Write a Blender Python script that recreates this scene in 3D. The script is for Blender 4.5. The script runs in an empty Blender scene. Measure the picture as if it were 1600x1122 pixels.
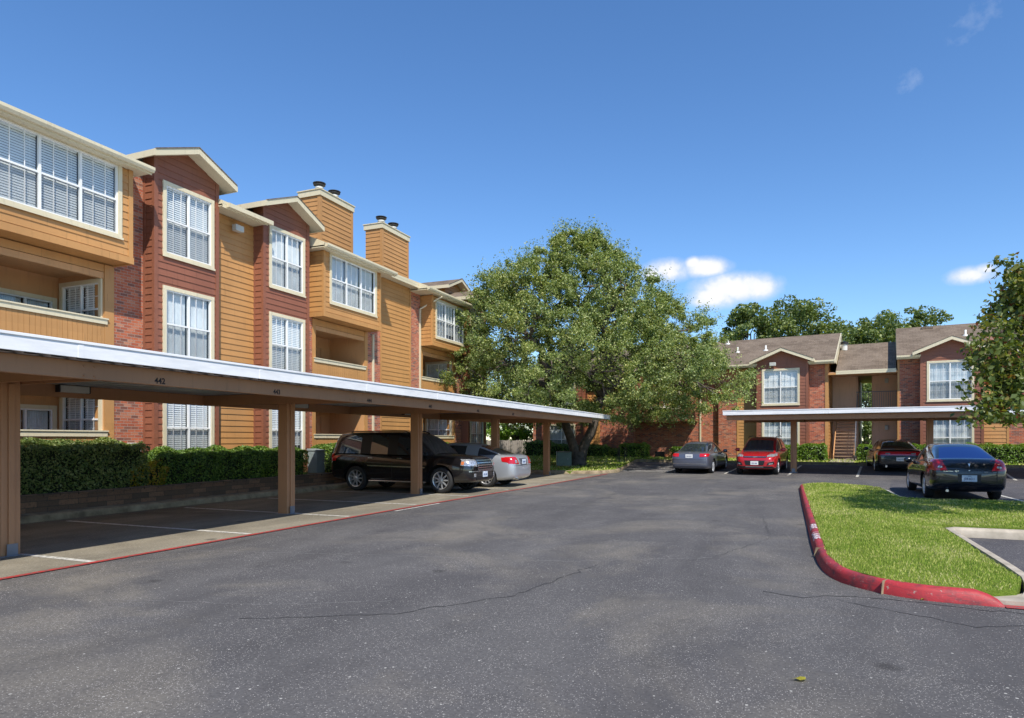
import bpy, bmesh, math, random
import numpy as np
from mathutils import Vector, Matrix
from mathutils.bvhtree import BVHTree
random.seed(7); rng = np.random.default_rng(11)
S = bpy.context.scene
COL = S.collection
PI = math.pi
TH = math.atan(425/1031.)          # street direction is world +Y; the camera looks a little left of it
PHI = math.radians(29.78) - TH     # the far building stands rotated by this much
CF, SF = math.cos(PHI), math.sin(PHI)
def far(a, b): return (a*CF + b*SF, -a*SF + b*CF)
def smooth(t): t = max(0., min(1., t)); return t*t*(3-2*t)
def lot_z(x, y):
    b = x*SF + y*CF
    return .30*smooth((b-30.5)/7.5)

# ------------------------------------------------------------------ materials
M = {}
def new_mat(name):
    m = bpy.data.materials.new(name); m.use_nodes = True
    nt = m.node_tree; nt.nodes.clear()
    out = nt.nodes.new('ShaderNodeOutputMaterial')
    M[name] = m
    return m, nt, out
def N(nt, typ, **kw):
    n = nt.nodes.new(typ)
    for k, v in kw.items():
        if k.startswith('_'): setattr(n, k[1:], v)
        else: n.inputs[k.replace('__', ' ')].default_value = v
    return n
def L(nt, a, b): nt.links.new(a, b)
def c4(c): return (c[0], c[1], c[2], 1.)
def ramp(nt, stops, interp='LINEAR'):
    r = nt.nodes.new('ShaderNodeValToRGB'); r.color_ramp.interpolation = interp
    els = r.color_ramp.elements
    while len(els) < len(stops): els.new(.5)
    for e, (p, c) in zip(els, stops):
        e.position = p; e.color = c4(c) if hasattr(c, '__len__') else (c, c, c, 1)
    return r
def principled(nt, out, rough=.6, metal=0., coat=0., spec=.5):
    p = nt.nodes.new('ShaderNodeBsdfPrincipled')
    p.inputs['Roughness'].default_value = rough; p.inputs['Metallic'].default_value = metal
    p.inputs['Coat Weight'].default_value = coat; p.inputs['Coat Roughness'].default_value = .03
    p.inputs['Specular IOR Level'].default_value = spec
    L(nt, p.outputs[0], out.inputs[0]); return p
def mixc(nt, fac, a, b, mode='MIX'):
    m = nt.nodes.new('ShaderNodeMix'); m.data_type = 'RGBA'; m.blend_type = mode
    for sock, v in ((m.inputs[0], fac), (m.inputs[6], a), (m.inputs[7], b)):
        if hasattr(v, 'links'): L(nt, v, sock)
        elif hasattr(v, '__len__'): sock.default_value = c4(v)
        else: sock.default_value = v
    return m.outputs[2]
def noise(nt, scale, detail=4, vec=None, rough=.55, dist=0.):
    n = N(nt, 'ShaderNodeTexNoise', Scale=scale, Detail=detail, Roughness=rough, Distortion=dist)
    if vec is not None: L(nt, vec, n.inputs['Vector'])
    return n.outputs[0]
def pos(nt, scale=None):
    g = nt.nodes.new('ShaderNodeNewGeometry')
    if scale is None: return g.outputs['Position']
    m = nt.nodes.new('ShaderNodeVectorMath'); m.operation = 'MULTIPLY'; L(nt, g.outputs['Position'], m.inputs[0]); m.inputs[1].default_value = scale
    return m.outputs[0]
def math_(nt, op, a, b=None, c=None, clamp=False):
    m = nt.nodes.new('ShaderNodeMath'); m.operation = op; m.use_clamp = clamp
    for i, v in enumerate((a, b, c)):
        if v is None: continue
        if hasattr(v, 'links'): L(nt, v, m.inputs[i])
        else: m.inputs[i].default_value = v
    return m.outputs[0]
def bump(nt, h, strength, dist=.01):
    b = N(nt, 'ShaderNodeBump', Strength=strength, Distance=dist); L(nt, h, b.inputs['Height']); return b.outputs[0]

def simple(name, c, rough=.6, metal=0., coat=0., var=.12, vs=3., bs=0., bscale=60., c2=None, spec=.5):
    m, nt, out = new_mat(name); p = principled(nt, out, rough, metal, coat, spec)
    P = pos(nt)
    if var or c2:
        c2 = c2 or tuple(x*(1-2*var) for x in c)
        r = ramp(nt, [(.3, c2), (.7, c)]); L(nt, noise(nt, vs, 5, P), r.inputs[0]); L(nt, r.outputs[0], p.inputs['Base Color'])
    else: p.inputs['Base Color'].default_value = c4(c)
    if bs: L(nt, bump(nt, noise(nt, bscale, 3, P), bs, .004), p.inputs['Normal'])
    return m
def painted_wood(name, c, rough=.55, weather=.22, lap=0.):
    m, nt, out = new_mat(name); p = principled(nt, out, rough)
    base = c
    P = pos(nt, (1, 1, .25)); P2 = pos(nt, (3, 3, .4)); P3 = pos(nt, (2, 2, 30))
    a = mixc(nt, ramp_out(nt, noise(nt, .8, 5, P), .35, .75), c, tuple(x*(1-weather) for x in c))
    b = mixc(nt, ramp_out(nt, noise(nt, 4, 6, P2), .55, .8), a, tuple(min(1, x*.72) for x in c))
    if lap:
        sp = nt.nodes.new('ShaderNodeSeparateXYZ'); L(nt, pos(nt), sp.inputs[0])
        row = math_(nt, 'FLOOR', math_(nt, 'DIVIDE', math_(nt, 'ADD', sp.outputs[2], .001), lap))
        wn = nt.nodes.new('ShaderNodeTexWhiteNoise'); wn.noise_dimensions = '1D'; L(nt, row, wn.inputs['W'])
        run = math_(nt, 'ADD', math_(nt, 'DIVIDE', math_(nt, 'ADD', sp.outputs[0], sp.outputs[1]), 3.66), wn.outputs['Value'])
        joint = math_(nt, 'LESS_THAN', math_(nt, 'FRACT', run), .0016)
        w2 = nt.nodes.new('ShaderNodeTexWhiteNoise'); w2.noise_dimensions = '2D'; cb = nt.nodes.new('ShaderNodeCombineXYZ'); L(nt, math_(nt, 'FLOOR', run), cb.inputs[0]); L(nt, row, cb.inputs[1]); L(nt, cb.outputs[0], w2.inputs['Vector'])
        b = mixc(nt, math_(nt, 'MULTIPLY', w2.outputs['Value'], .22), b, tuple(x*.62 for x in c))
        b = mixc(nt, math_(nt, 'MULTIPLY', joint, .75), b, tuple(x*.2 for x in c))
    L(nt, b, p.inputs['Base Color'])
    L(nt, bump(nt, noise(nt, 5, 4, P3), .25, .004), p.inputs['Normal'])
    return m
def ramp_out(nt, v, lo, hi):
    r = N(nt, 'ShaderNodeMapRange'); L(nt, v, r.inputs[0]); r.inputs[1].default_value = lo; r.inputs[2].default_value = hi
    return r.outputs[0]

painted_wood('mustard', (.52, .262, .088), lap=.185)
painted_wood('mustard_lifted', (.56, .30, .13))  # mustard made lighter in colour, to brighten the shaded balcony recesses
painted_wood('peach', (.74, .47, .30))
painted_wood('red_siding', (.265, .096, .052), lap=.185)
painted_wood('cream', (.66, .58, .40), .5, .12)
painted_wood('carport_brown', (.44, .215, .10), .6)
painted_wood('fence_wood', (.28, .25, .22), .8)
simple('vinyl_white', (.80, .80, .78), .4, var=.04)
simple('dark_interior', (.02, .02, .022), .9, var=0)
simple('flue_white', (.72, .71, .66), .45)
simple('flue_dark', (.03, .03, .032), .5)
simple('light_fixture', (.55, .54, .48), .3)
simple('rail_metal', (.22, .23, .26), .4, metal=.3)
simple('black_metal', (.012, .012, .012), .4)
simple('utility_green', (.10, .16, .13), .5)
simple('utility_grey', (.28, .33, .33), .5)
simple('step_wood', (.33, .21, .13), .7)
simple('soil', (.035, .022, .015), .95, c2=(.09, .06, .035), vs=8, bs=1, bscale=30)

# brick
def brick(name, stops, mortar, w=.21, h=.075):
    m, nt, out = new_mat(name); p = principled(nt, out, .85)
    uv = nt.nodes.new('ShaderNodeUVMap')
    b = N(nt, 'ShaderNodeTexBrick', Scale=1., **{'Mortar__Size': .006, 'Mortar__Smooth': .15, 'Bias': 0., 'Brick__Width': w, 'Row__Height': h})
    b.inputs['Color1'].default_value = (0, 0, 0, 1); b.inputs['Color2'].default_value = (1, 1, 1, 1)
    L(nt, uv.outputs[0], b.inputs['Vector'])
    r = ramp(nt, stops, 'CONSTANT'); L(nt, b.outputs['Color'], r.inputs[0])
    P = pos(nt)
    col = mixc(nt, .35, r.outputs[0], mixc(nt, noise(nt, 2.2, 6, P), tuple(x*.55 for x in stops[0][1]), tuple(min(1, x*1.6) for x in stops[0][1])))
    col = mixc(nt, ramp_out(nt, noise(nt, 40, 3, P), .5, .8), col, (.05, .04, .04))
    col = mixc(nt, b.outputs['Fac'], col, mortar)
    L(nt, col, p.inputs['Base Color'])
    hh = math_(nt, 'MULTIPLY_ADD', b.outputs['Fac'], -1., math_(nt, 'MULTIPLY', noise(nt, 50, 3, P), .3))
    L(nt, bump(nt, hh, .6, .006), p.inputs['Normal'])
brick('brick', [(0, (.46, .125, .055)), (.28, (.33, .075, .038)), (.46, (.50, .20, .11)), (.6, (.13, .075, .06)), (.74, (.43, .11, .05)), (.86, (.06, .05, .05)), (.94, (.50, .25, .15))], (.34, .27, .21))
def shingles():
    m, nt, out = new_mat('shingles'); p = principled(nt, out, .95, spec=.2)
    uv = nt.nodes.new('ShaderNodeUVMap')
    b = N(nt, 'ShaderNodeTexBrick', Scale=1., **{'Mortar__Size': .006, 'Brick__Width': .33, 'Row__Height': .13})
    b.inputs['Color1'].default_value = (.150, .112, .080, 1); b.inputs['Color2'].default_value = (.225, .172, .125, 1); b.inputs['Mortar'].default_value = (.07, .052, .042, 1)
    L(nt, uv.outputs[0], b.inputs['Vector'])
    P = pos(nt)
    col = mixc(nt, ramp_out(nt, noise(nt, .9, 5, P), .4, .75), b.outputs['Color'], (.25, .195, .145))
    col = mixc(nt, ramp_out(nt, noise(nt, 30, 3, P), .45, .8), col, (.06, .045, .035))
    L(nt, col, p.inputs['Base Color']); L(nt, bump(nt, b.outputs['Fac'], .5, -.01), p.inputs['Normal'])
shingles()

# asphalt
def asphalt(name, base, light, stain, speck=1., stripes=True):
    m, nt, out = new_mat(name); p = principled(nt, out, .88, spec=.15)
    P = pos(nt); PS = pos(nt, (1.3, .35, 1))
    col = mixc(nt, ramp_out(nt, noise(nt, .55, 6, PS, .6, .5), .38, .70), base, light)
    col = mixc(nt, math_(nt, 'MULTIPLY', ramp_out(nt, noise(nt, .33, 6, P, .62, .6), .50, .72), .8), col, stain)
    col = mixc(nt, math_(nt, 'MULTIPLY', ramp_out(nt, noise(nt, 1.7, 7, P, .7, .3), .52, .74), .45), col, tuple(x*.62 for x in base))
    col = mixc(nt, math_(nt, 'MULTIPLY', ramp_out(nt, noise(nt, 38, 3, P), .45, .7), .5), col, tuple(x*.55 for x in base))
    v = N(nt, 'ShaderNodeTexVoronoi', Scale=105.); L(nt, P, v.inputs['Vector'])
    sep = nt.nodes.new('ShaderNodeSeparateColor'); L(nt, v.outputs['Color'], sep.inputs[0])
    patch = ramp_out(nt, noise(nt, 1.1, 5, P, .65), .35, .7)
    thr = math_(nt, 'MULTIPLY_ADD', patch, -.36*speck, .97)
    fl = math_(nt, 'MULTIPLY', math_(nt, 'GREATER_THAN', sep.outputs[0], thr), math_(nt, 'LESS_THAN', v.outputs['Distance'], .42))
    col = mixc(nt, math_(nt, 'MULTIPLY', fl, math_(nt, 'MULTIPLY_ADD', sep.outputs[1], .7, .12)), col, (.50, .47, .43))
    v2 = N(nt, 'ShaderNodeTexVoronoi', Scale=24.); L(nt, P, v2.inputs['Vector'])
    sep2 = nt.nodes.new('ShaderNodeSeparateColor'); L(nt, v2.outputs['Color'], sep2.inputs[0])
    fl2 = math_(nt, 'MULTIPLY', math_(nt, 'GREATER_THAN', sep2.outputs[0], .975), math_(nt, 'LESS_THAN', v2.outputs['Distance'], .22))
    col = mixc(nt, math_(nt, 'MULTIPLY', fl2, .7), col, (.55, .53, .48))
    if stripes:
        # worn wheel paths along the drive and a few drips
        sp = nt.nodes.new('ShaderNodeSeparateXYZ'); L(nt, P, sp.inputs[0])
        xw = math_(nt, 'ADD', sp.outputs[0], math_(nt, 'MULTIPLY', noise(nt, .15, 2, P), 3.))
        tr = ramp_out(nt, math_(nt, 'SINE', math_(nt, 'MULTIPLY', xw, 3.6)), .35, 1.)
        col = mixc(nt, math_(nt, 'MULTIPLY', math_(nt, 'MULTIPLY', tr, ramp_out(nt, noise(nt, .7, 6, PS, .7), .42, .62)), .30), col, tuple(x*.60 for x in base))
        vo = N(nt, 'ShaderNodeTexVoronoi', Scale=1.1); vd = math_(nt, 'ADD', vo.outputs['Distance'], math_(nt, 'MULTIPLY', noise(nt, 9, 4, P), .14)); L(nt, P, vo.inputs['Vector'])
        so_ = nt.nodes.new('ShaderNodeSeparateColor'); L(nt, vo.outputs['Color'], so_.inputs[0])
        drip = math_(nt, 'MULTIPLY', ramp_out(nt, vd, .20, .13), math_(nt, 'GREATER_THAN', so_.outputs[1], .72))
        col = mixc(nt, math_(nt, 'MULTIPLY', drip, .55), col, (.035, .033, .032))
    L(nt, col, p.inputs['Base Color'])
    h = math_(nt, 'ADD', noise(nt, 90, 4, P), math_(nt, 'MULTIPLY', noise(nt, 1.2, 3, P), 3.))
    L(nt, bump(nt, h, .6, .004), p.inputs['Normal'])
asphalt('asphalt', (.090, .086, .086), (.132, .126, .122), (.225, .20, .16))
asphalt('asphalt_stall', (.19, .170, .130), (.34, .30, .225), (.080, .064, .045), .5)
asphalt('asphalt_dark', (.080, .076, .082), (.115, .11, .115), (.15, .135, .12), .6)
simple('concrete', (.46, .40, .32), .85, c2=(.30, .26, .20), vs=5, bs=.5)
simple('concrete_old', (.38, .30, .19), .9, c2=(.15, .11, .065), vs=4, bs=.6)
def worn_paint(name, paint, under, lo=.3, hi=.42, scale=14, rough=.6):
    m, nt, out = new_mat(name); p = principled(nt, out, rough)
    P = pos(nt)
    n = ramp_out(nt, noise(nt, scale, 6, P, .7), lo, hi)
    pc = mixc(nt, noise(nt, 2.5, 5, P), tuple(x*.72 for x in paint), tuple(min(1, x*1.25) for x in paint))
    if name == 'kerb_red':
        pc = mixc(nt, ramp_out(nt, noise(nt, 22, 6, P, .75), .60, .66), pc, (.36, .30, .25))
        pc = mixc(nt, math_(nt, 'MULTIPLY', ramp_out(nt, noise(nt, 7, 5, pos(nt, (1, 1, 6)), .7), .52, .68), .6), pc, (.05, .03, .03))
        n = math_(nt, 'MULTIPLY', n, 1.)
    L(nt, mixc(nt, n, under, pc), p.inputs['Base Color']); L(nt, bump(nt, noise(nt, 60, 3, P), .3, .004), p.inputs['Normal'])
worn_paint('line_white', (.62, .60, .54), (.13, .13, .125), .36, .50)
worn_paint('line_red', (.42, .04, .035), (.10, .09, .09), .37, .50)
worn_paint('kerb_red', (.40, .028, .034), (.06, .035, .038), .30, .50, 3.2, .6)
worn_paint('stencil_white', (.72, .66, .66), (.42, .05, .06), .36, .48, 16)
# retaining wall
brick('block_wall', [(0, (.20, .11, .065)), (.3, (.11, .075, .05)), (.6, (.26, .145, .085)), (.8, (.07, .055, .04))], (.06, .05, .04), .42, .12)

def roofwhite():
    m, nt, out = new_mat('roof_white'); p = principled(nt, out, .45)
    P = pos(nt, (1, 1, 6))
    L(nt, mixc(nt, ramp_out(nt, noise(nt, 1.3, 6, P), .45, .85), (.86, .86, .86), (.62, .63, .64)), p.inputs['Base Color'])
roofwhite()
simple('corrugated', (.52, .54, .56), .45, metal=.3, var=.1)

def glass():
    m, nt, out = new_mat('window_glass')
    t = N(nt, 'ShaderNodeBsdfTransparent'); t.inputs[0].default_value = (.92, .95, .96, 1)
    g = N(nt, 'ShaderNodeBsdfGlossy', Roughness=.03)
    lw = N(nt, 'ShaderNodeLayerWeight', Blend=.5)
    P = pos(nt); L(nt, bump(nt, noise(nt, 1.5, 2, P), .08, .05), g.inputs['Normal'])
    f = math_(nt, 'MULTIPLY_ADD', math_(nt, 'POWER', lw.outputs['Facing'], 3.5), .8, .09, clamp=True)
    mx = nt.nodes.new('ShaderNodeMixShader'); L(nt, f, mx.inputs[0]); L(nt, t.outputs[0], mx.inputs[1]); L(nt, g.outputs[0], mx.inputs[2]); L(nt, mx.outputs[0], out.inputs[0])
glass()
simple('blind_white', (.88, .89, .88), .6, var=.03)
m, nt, out = new_mat('insect_screen')
t_ = N(nt, 'ShaderNodeBsdfTransparent'); d_ = N(nt, 'ShaderNodeBsdfDiffuse'); d_.inputs[0].default_value = (.10, .11, .12, 1)
mx_ = nt.nodes.new('ShaderNodeMixShader'); mx_.inputs[0].default_value = .26; L(nt, t_.outputs[0], mx_.inputs[1]); L(nt, d_.outputs[0], mx_.inputs[2]); L(nt, mx_.outputs[0], out.inputs[0])
simple('curtain', (.74, .77, .78), .8, var=.12, vs=2)

def carpaint(name, c, metal=.0, rough=.25):
    m, nt, out = new_mat(name); p = principled(nt, out, rough, metal, 1.); p.inputs['Base Color'].default_value = c4(c)
    return m
carpaint('paint_black', (.006, .005, .006)); carpaint('paint_black_blue', (.004, .005, .010))
carpaint('paint_silver', (.50, .53, .57), .55, .35); carpaint('paint_grey', (.115, .125, .165), .4, .3)
carpaint('paint_red', (.45, .012, .018), .15, .3); carpaint('paint_charcoal', (.012, .011, .012))
m, nt, out = new_mat('car_glass'); p = principled(nt, out, .04, 0., 1.); p.inputs['Base Color'].default_value = (.022, .028, .034, 1); p.inputs['IOR'].default_value = 1.75
m, nt, out = new_mat('sky_tint_glass'); p = principled(nt, out, .07, 1.); p.inputs['Base Color'].default_value = (.16, .24, .50, 1)  # the sky's blue reflection is put into this mirror-like film's colour
m, nt, out = new_mat('chrome'); p = principled(nt, out, .22, 1.); p.inputs['Base Color'].default_value = (.90, .91, .93, 1)
m, nt, out = new_mat('rim_alloy'); p = principled(nt, out, .35, .8); p.inputs['Base Color'].default_value = (.72, .73, .75, 1)
m, nt, out = new_mat('lamp_clear'); p = principled(nt, out, .12, .5, 1.)
_v = N(nt, 'ShaderNodeTexVoronoi', Scale=22.); L(nt, pos(nt), _v.inputs['Vector']); _r = ramp(nt, [(.1, (.80, .81, .83)), (.6, (.34, .35, .37))]); L(nt, _v.outputs['Distance'], _r.inputs[0]); L(nt, _r.outputs[0], p.inputs['Base Color'])
m, nt, out = new_mat('lamp_red'); p = principled(nt, out, .15, 0, 1.); p.inputs['Base Color'].default_value = (.50, .008, .014, 1)
m, nt, out = new_mat('lamp_amber'); p = principled(nt, out, .2, 0, 1.); p.inputs['Base Color'].default_value = (.55, .16, .05, 1)
simple('plastic_black', (.012, .012, .013), .5, var=0)
simple('tyre_rubber', (.018, .018, .019), .75, var=.1)
simple('plate_white', (.62, .70, .80), .4, var=.04)
simple('plate_blue', (.03, .07, .20), .5, var=0)
simple('number_dark', (.02, .012, .010), .8, var=0)
simple('bark', (.13, .105, .085), .95, c2=(.05, .04, .034), vs=6, bs=1, bscale=14)

def leaf(name, stops, trans=.25, rough=.45, gloss=.25):
    m, nt, out = new_mat(name)
    g = nt.nodes.new('ShaderNodeNewGeometry')
    r = ramp(nt, stops); L(nt, g.outputs['Random Per Island'], r.inputs[0])
    big = ramp_out(nt, noise(nt, .45, 4, g.outputs['Position']), .35, .7)
    col = mixc(nt, big, r.outputs[0], mixc(nt, 1., r.outputs[0], (1.25, 1.12, .85), 'MULTIPLY'))
    p = nt.nodes.new('ShaderNodeBsdfPrincipled'); p.inputs['Roughness'].default_value = rough; p.inputs['Specular IOR Level'].default_value = gloss*2
    L(nt, col, p.inputs['Base Color'])
    t = nt.nodes.new('ShaderNodeBsdfTranslucent'); L(nt, mixc(nt, 1., col, (1.5, 1.5, .6), 'MULTIPLY'), t.inputs[0])
    mx = nt.nodes.new('ShaderNodeMixShader'); mx.inputs[0].default_value = trans
    L(nt, p.outputs[0], mx.inputs[1]); L(nt, t.outputs[0], mx.inputs[2]); L(nt, mx.outputs[0], out.inputs[0])
leaf('leaf_oak', [(0, (.065, .115, .028)), (.35, (.15, .215, .052)), (.7, (.25, .315, .095)), (1, (.44, .48, .23))], .30, .5, .3)
leaf('leaf_far', [(0, (.06, .105, .03)), (.5, (.13, .185, .055)), (1, (.24, .29, .10))], .3)
leaf('leaf_pear', [(0, (.05, .085, .018)), (.45, (.11, .155, .035)), (.8, (.18, .22, .05)), (.93, (.24, .22, .06)), (.97, (.20, .05, .03)), (1, (.14, .04, .03))], .3, .5, .25)
leaf('leaf_hedge', [(0, (.035, .09, .014)), (.5, (.10, .20, .028)), (1, (.26, .38, .07))], .25, .45, .3)
leaf('leaf_hedge_bright', [(0, (.07, .15, .018)), (.5, (.13, .25, .025)), (1, (.22, .33, .04))], .3, .4, .3)
leaf('leaf_hedge_pale', [(0, (.06, .11, .03)), (.5, (.14, .21, .055)), (1, (.26, .30, .13))], .2, .45, .3)
leaf('leaf_yellow', [(0, (.20, .24, .02)), (.6, (.35, .32, .03)), (1, (.40, .20, .04))], .35)
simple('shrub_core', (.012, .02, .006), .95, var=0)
def grassmat(name, stops, under):
    m, nt, out = new_mat(name); 
    g = nt.nodes.new('ShaderNodeNewGeometry')
    p = principled(nt, out, .7, spec=.2)
    r = ramp(nt, stops); 
    n = math_(nt, 'ADD', math_(nt, 'MULTIPLY', g.outputs['Random Per Island'], .42), math_(nt, 'MULTIPLY', noise(nt, .9, 6, g.outputs['Position'], .65), .58))
    L(nt, ramp_out(nt, math_(nt, 'ADD', n, math_(nt, 'MULTIPLY', ramp_out(nt, noise(nt, .5, 4, pos(nt, (1.6, .8, 1))), .5, .72), .16)), .28, .76), r.inputs[0]); L(nt, r.outputs[0], p.inputs['Base Color'])
GS = [(0, (.10, .18, .016)), (.30, (.19, .28, .03)), (.55, (.30, .37, .055)), (.78, (.46, .45, .14)), (1, (.58, .52, .26))]
grassmat('grass_blade', GS, None)
def grassbase():
    m, nt, out = new_mat('grass_base'); p = principled(nt, out, .9, spec=.1)
    P = pos(nt)
    r = ramp(nt, [(.25, (.07, .12, .014)), (.5, (.14, .20, .025)), (.75, (.28, .29, .07))]); L(nt, math_(nt, 'ADD', math_(nt, 'MULTIPLY', noise(nt, .9, 6, P, .65), .6), math_(nt, 'MULTIPLY', noise(nt, 25, 4, P), .4)), r.inputs[0])
    L(nt, r.outputs[0], p.inputs['Base Color']); L(nt, bump(nt, noise(nt, 60, 3, P), 1, .02), p.inputs['Normal'])
grassbase()

# ------------------------------------------------------------------ object helpers
def tag(o, label=None, cat=None, group=None, kind=None):
    if label: o['label'] = label
    if cat: o['category'] = cat
    if group: o['group'] = group
    if kind: o['kind'] = kind
    return o
def empty(name, loc=(0, 0, 0), rz=0., parent=None):
    o = bpy.data.objects.new(name, None); COL.objects.link(o); o.location = loc; o.rotation_euler = (0, 0, rz); o.parent = parent
    o.empty_display_size = .2
    return o
def thing(name, label, cat, loc=(0, 0, 0), rz=0., group=None):
    return tag(empty(name, loc, rz), label, cat, group)
def copy_tree(o, parent=None):
    c = o.copy(); COL.objects.link(c); c.parent = parent
    for ch in [x for x in bpy.data.objects if x.parent == o]: copy_tree(ch, c)
    return c
def boxuv(me):
    uvl = me.uv_layers.new(name='UVMap')
    n = len(me.loops)
    if n == 0: return
    vi = np.empty(n, np.int32); me.loops.foreach_get('vertex_index', vi)
    co = np.empty(len(me.vertices)*3, np.float32); me.vertices.foreach_get('co', co); co = co.reshape(-1, 3)
    nr = np.empty(len(me.polygons)*3, np.float32); me.polygons.foreach_get('normal', nr); nr = np.abs(nr.reshape(-1, 3))
    lt = np.empty(len(me.polygons), np.int32); me.polygons.foreach_get('loop_total', lt)
    ln = np.repeat(nr, lt, axis=0); P = co[vi]
    uv = np.where((ln[:, 2] > .97)[:, None], P[:, [0, 1]], np.where((ln[:, 0] > ln[:, 1])[:, None], P[:, [1, 2]], P[:, [0, 2]]))
    uvl.data.foreach_set('uv', uv.astype(np.float32).ravel())
class MB:
    def __init__(s): s.v = []; s.f = []; s.m = []
    def face(s, pts, m=0):
        i = len(s.v); s.v += [tuple(p) for p in pts]; s.f.append(tuple(range(i, i+len(pts)))); s.m.append(m)
    def box(s, x0, x1, y0, y1, z0, z1, m=0, F=None):
        p = [(x, y, z) for z in (z0, z1) for y in (y0, y1) for x in (x0, x1)]
        if F: p = [F(*q) for q in p]
        i = len(s.v); s.v += p
        for q in ((0, 2, 3, 1), (4, 5, 7, 6), (0, 1, 5, 4), (2, 6, 7, 3), (0, 4, 6, 2), (1, 3, 7, 5)):
            s.f.append(tuple(i+k for k in q)); s.m.append(m)
    def hexa(s, p8, m=0):
        i = len(s.v); s.v += [tuple(p) for p in p8]
        for q in ((0, 2, 3, 1), (4, 5, 7, 6), (0, 1, 5, 4), (2, 6, 7, 3), (0, 4, 6, 2), (1, 3, 7, 5)):
            s.f.append(tuple(i+k for k in q)); s.m.append(m)
    def prism(s, poly, z0, z1, m=0, mt=None):
        n = len(poly); i = len(s.v)
        s.v += [(x, y, z0) for x, y in poly] + [(x, y, z1) for x, y in poly]
        s.f.append(tuple(range(i+n-1, i-1, -1))); s.m.append(m)
        s.f.append(tuple(range(i+n, i+2*n))); s.m.append(m if mt is None else mt)
        for k in range(n):
            s.f.append((i+k, i+(k+1) % n, i+n+(k+1) % n, i+n+k)); s.m.append(m)
    def tube(s, path, rad, n=8, m=0, cap=True):
        path = [Vector(p) for p in path]
        if not hasattr(rad, '__len__'): rad = [rad]*len(path)
        rings = []; ref = None
        for k, p in enumerate(path):
            d = (path[min(k+1, len(path)-1)] - path[max(k-1, 0)]).normalized()
            if ref is None: ref = d.orthogonal().normalized()
            ref = (ref - d*ref.dot(d)).normalized(); b = d.cross(ref)
            i = len(s.v); s.v += [tuple(p + (ref*math.cos(2*PI*j/n) + b*math.sin(2*PI*j/n))*rad[k]) for j in range(n)]
            rings.append(i)
        for a, b_ in zip(rings, rings[1:]):
            for j in range(n): s.f.append((a+j, a+(j+1) % n, b_+(j+1) % n, b_+j)); s.m.append(m)
        if cap:
            s.f.append(tuple(rings[0]+j for j in range(n))[::-1]); s.m.append(m)
            s.f.append(tuple(rings[-1]+j for j in range(n))); s.m.append(m)
    def lathe(s, prof, n=24, m=0, F=None, ms=None):   # prof: (r, h) about local z
        rings = []
        for r, h in prof:
            i = len(s.v)
            for j in range(n):
                p = (r*math.cos(2*PI*j/n), r*math.sin(2*PI*j/n), h); s.v.append(F(*p) if F else p)
            rings.append(i)
        for k, (a, b) in enumerate(zip(rings, rings[1:])):
            for j in range(n): s.f.append((a+j, a+(j+1) % n, b+(j+1) % n, b+j)); s.m.append(ms[k] if ms else m)
    def build(s, name, mats, parent=None, off=(0, 0, 0), smooth=False, uv=True, bevel=0.):
        me = bpy.data.meshes.new(name)
        v = [(p[0]-off[0], p[1]-off[1], p[2]-off[2]) for p in s.v]
        me.from_pydata(v, [], s.f)
        if isinstance(mats, str): mats = [mats]
        for k in mats: me.materials.append(M[k])
        if s.f: me.polygons.foreach_set('material_index', s.m)
        if smooth: me.polygons.foreach_set('use_smooth', [True]*len(s.f))
        me.update()
        if uv: boxuv(me)
        o = bpy.data.objects.new(name, me); COL.objects.link(o); o.parent = parent
        if bevel:
            b = o.modifiers.new('Bevel', 'BEVEL'); b.width = bevel; b.segments = 2; b.limit_method = 'ANGLE'
        return o
def struct(name, mb, mats, **kw):
    o = mb.build(name, mats, **kw); o['kind'] = 'structure'; return o
def text_mesh(name, s, size, mat, parent, loc, rot, depth=.002, align='CENTER', bold=0., sx=1.):
    cu = bpy.data.curves.new(name, 'FONT'); cu.body = s; cu.size = size; cu.align_x = align; cu.align_y = 'CENTER'; cu.extrude = depth; cu.offset = bold
    o = bpy.data.objects.new(name, cu); COL.objects.link(o)
    dg = bpy.context.evaluated_depsgraph_get()
    me = bpy.data.meshes.new_from_object(o.evaluated_get(dg)); bpy.data.objects.remove(o)
    me.name = name; me.materials.clear(); me.materials.append(M[mat])
    o = bpy.data.objects.new(name, me); COL.objects.link(o); o.parent = parent; o.location = loc
    o.rotation_euler = rot; o.scale = (sx, 1, 1)
    return o
def cloud_mesh(name, P, T, B, lens, wids, mat, parent=None, off=(0, 0, 0), bend=.25):
    """leaf cloud: a rhombic leaf of two folded triangles at each point"""
    n = len(P); Nn = np.cross(T, B)
    a = P - T*lens[:, None]*.5; c = P + T*lens[:, None]*.5
    b = P + B*wids[:, None]*.5 + Nn*(wids*bend)[:, None]; d = P - B*wids[:, None]*.5 + Nn*(wids*bend)[:, None]
    V = np.stack([a, b, c, d], 1).reshape(-1, 3) - np.array(off)
    idx = np.arange(n)*4
    F = np.stack([idx, idx+1, idx+2, idx, idx+2, idx+3], 1).reshape(-1)
    me = bpy.data.meshes.new(name)
    me.vertices.add(len(V)); me.vertices.foreach_set('co', V.astype(np.float32).ravel())
    me.loops.add(len(F)); me.loops.foreach_set('vertex_index', F.astype(np.int32))
    me.polygons.add(2*n); me.polygons.foreach_set('loop_start', np.arange(0, 6*n, 3, dtype=np.int32))
    me.update(calc_edges=True); me.validate()
    me.materials.append(M[mat])
    o = bpy.data.objects.new(name, me); COL.objects.link(o); o.parent = parent
    return o
def unit(a): return a/np.maximum(np.linalg.norm(a, axis=1, keepdims=True), 1e-9)
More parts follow.
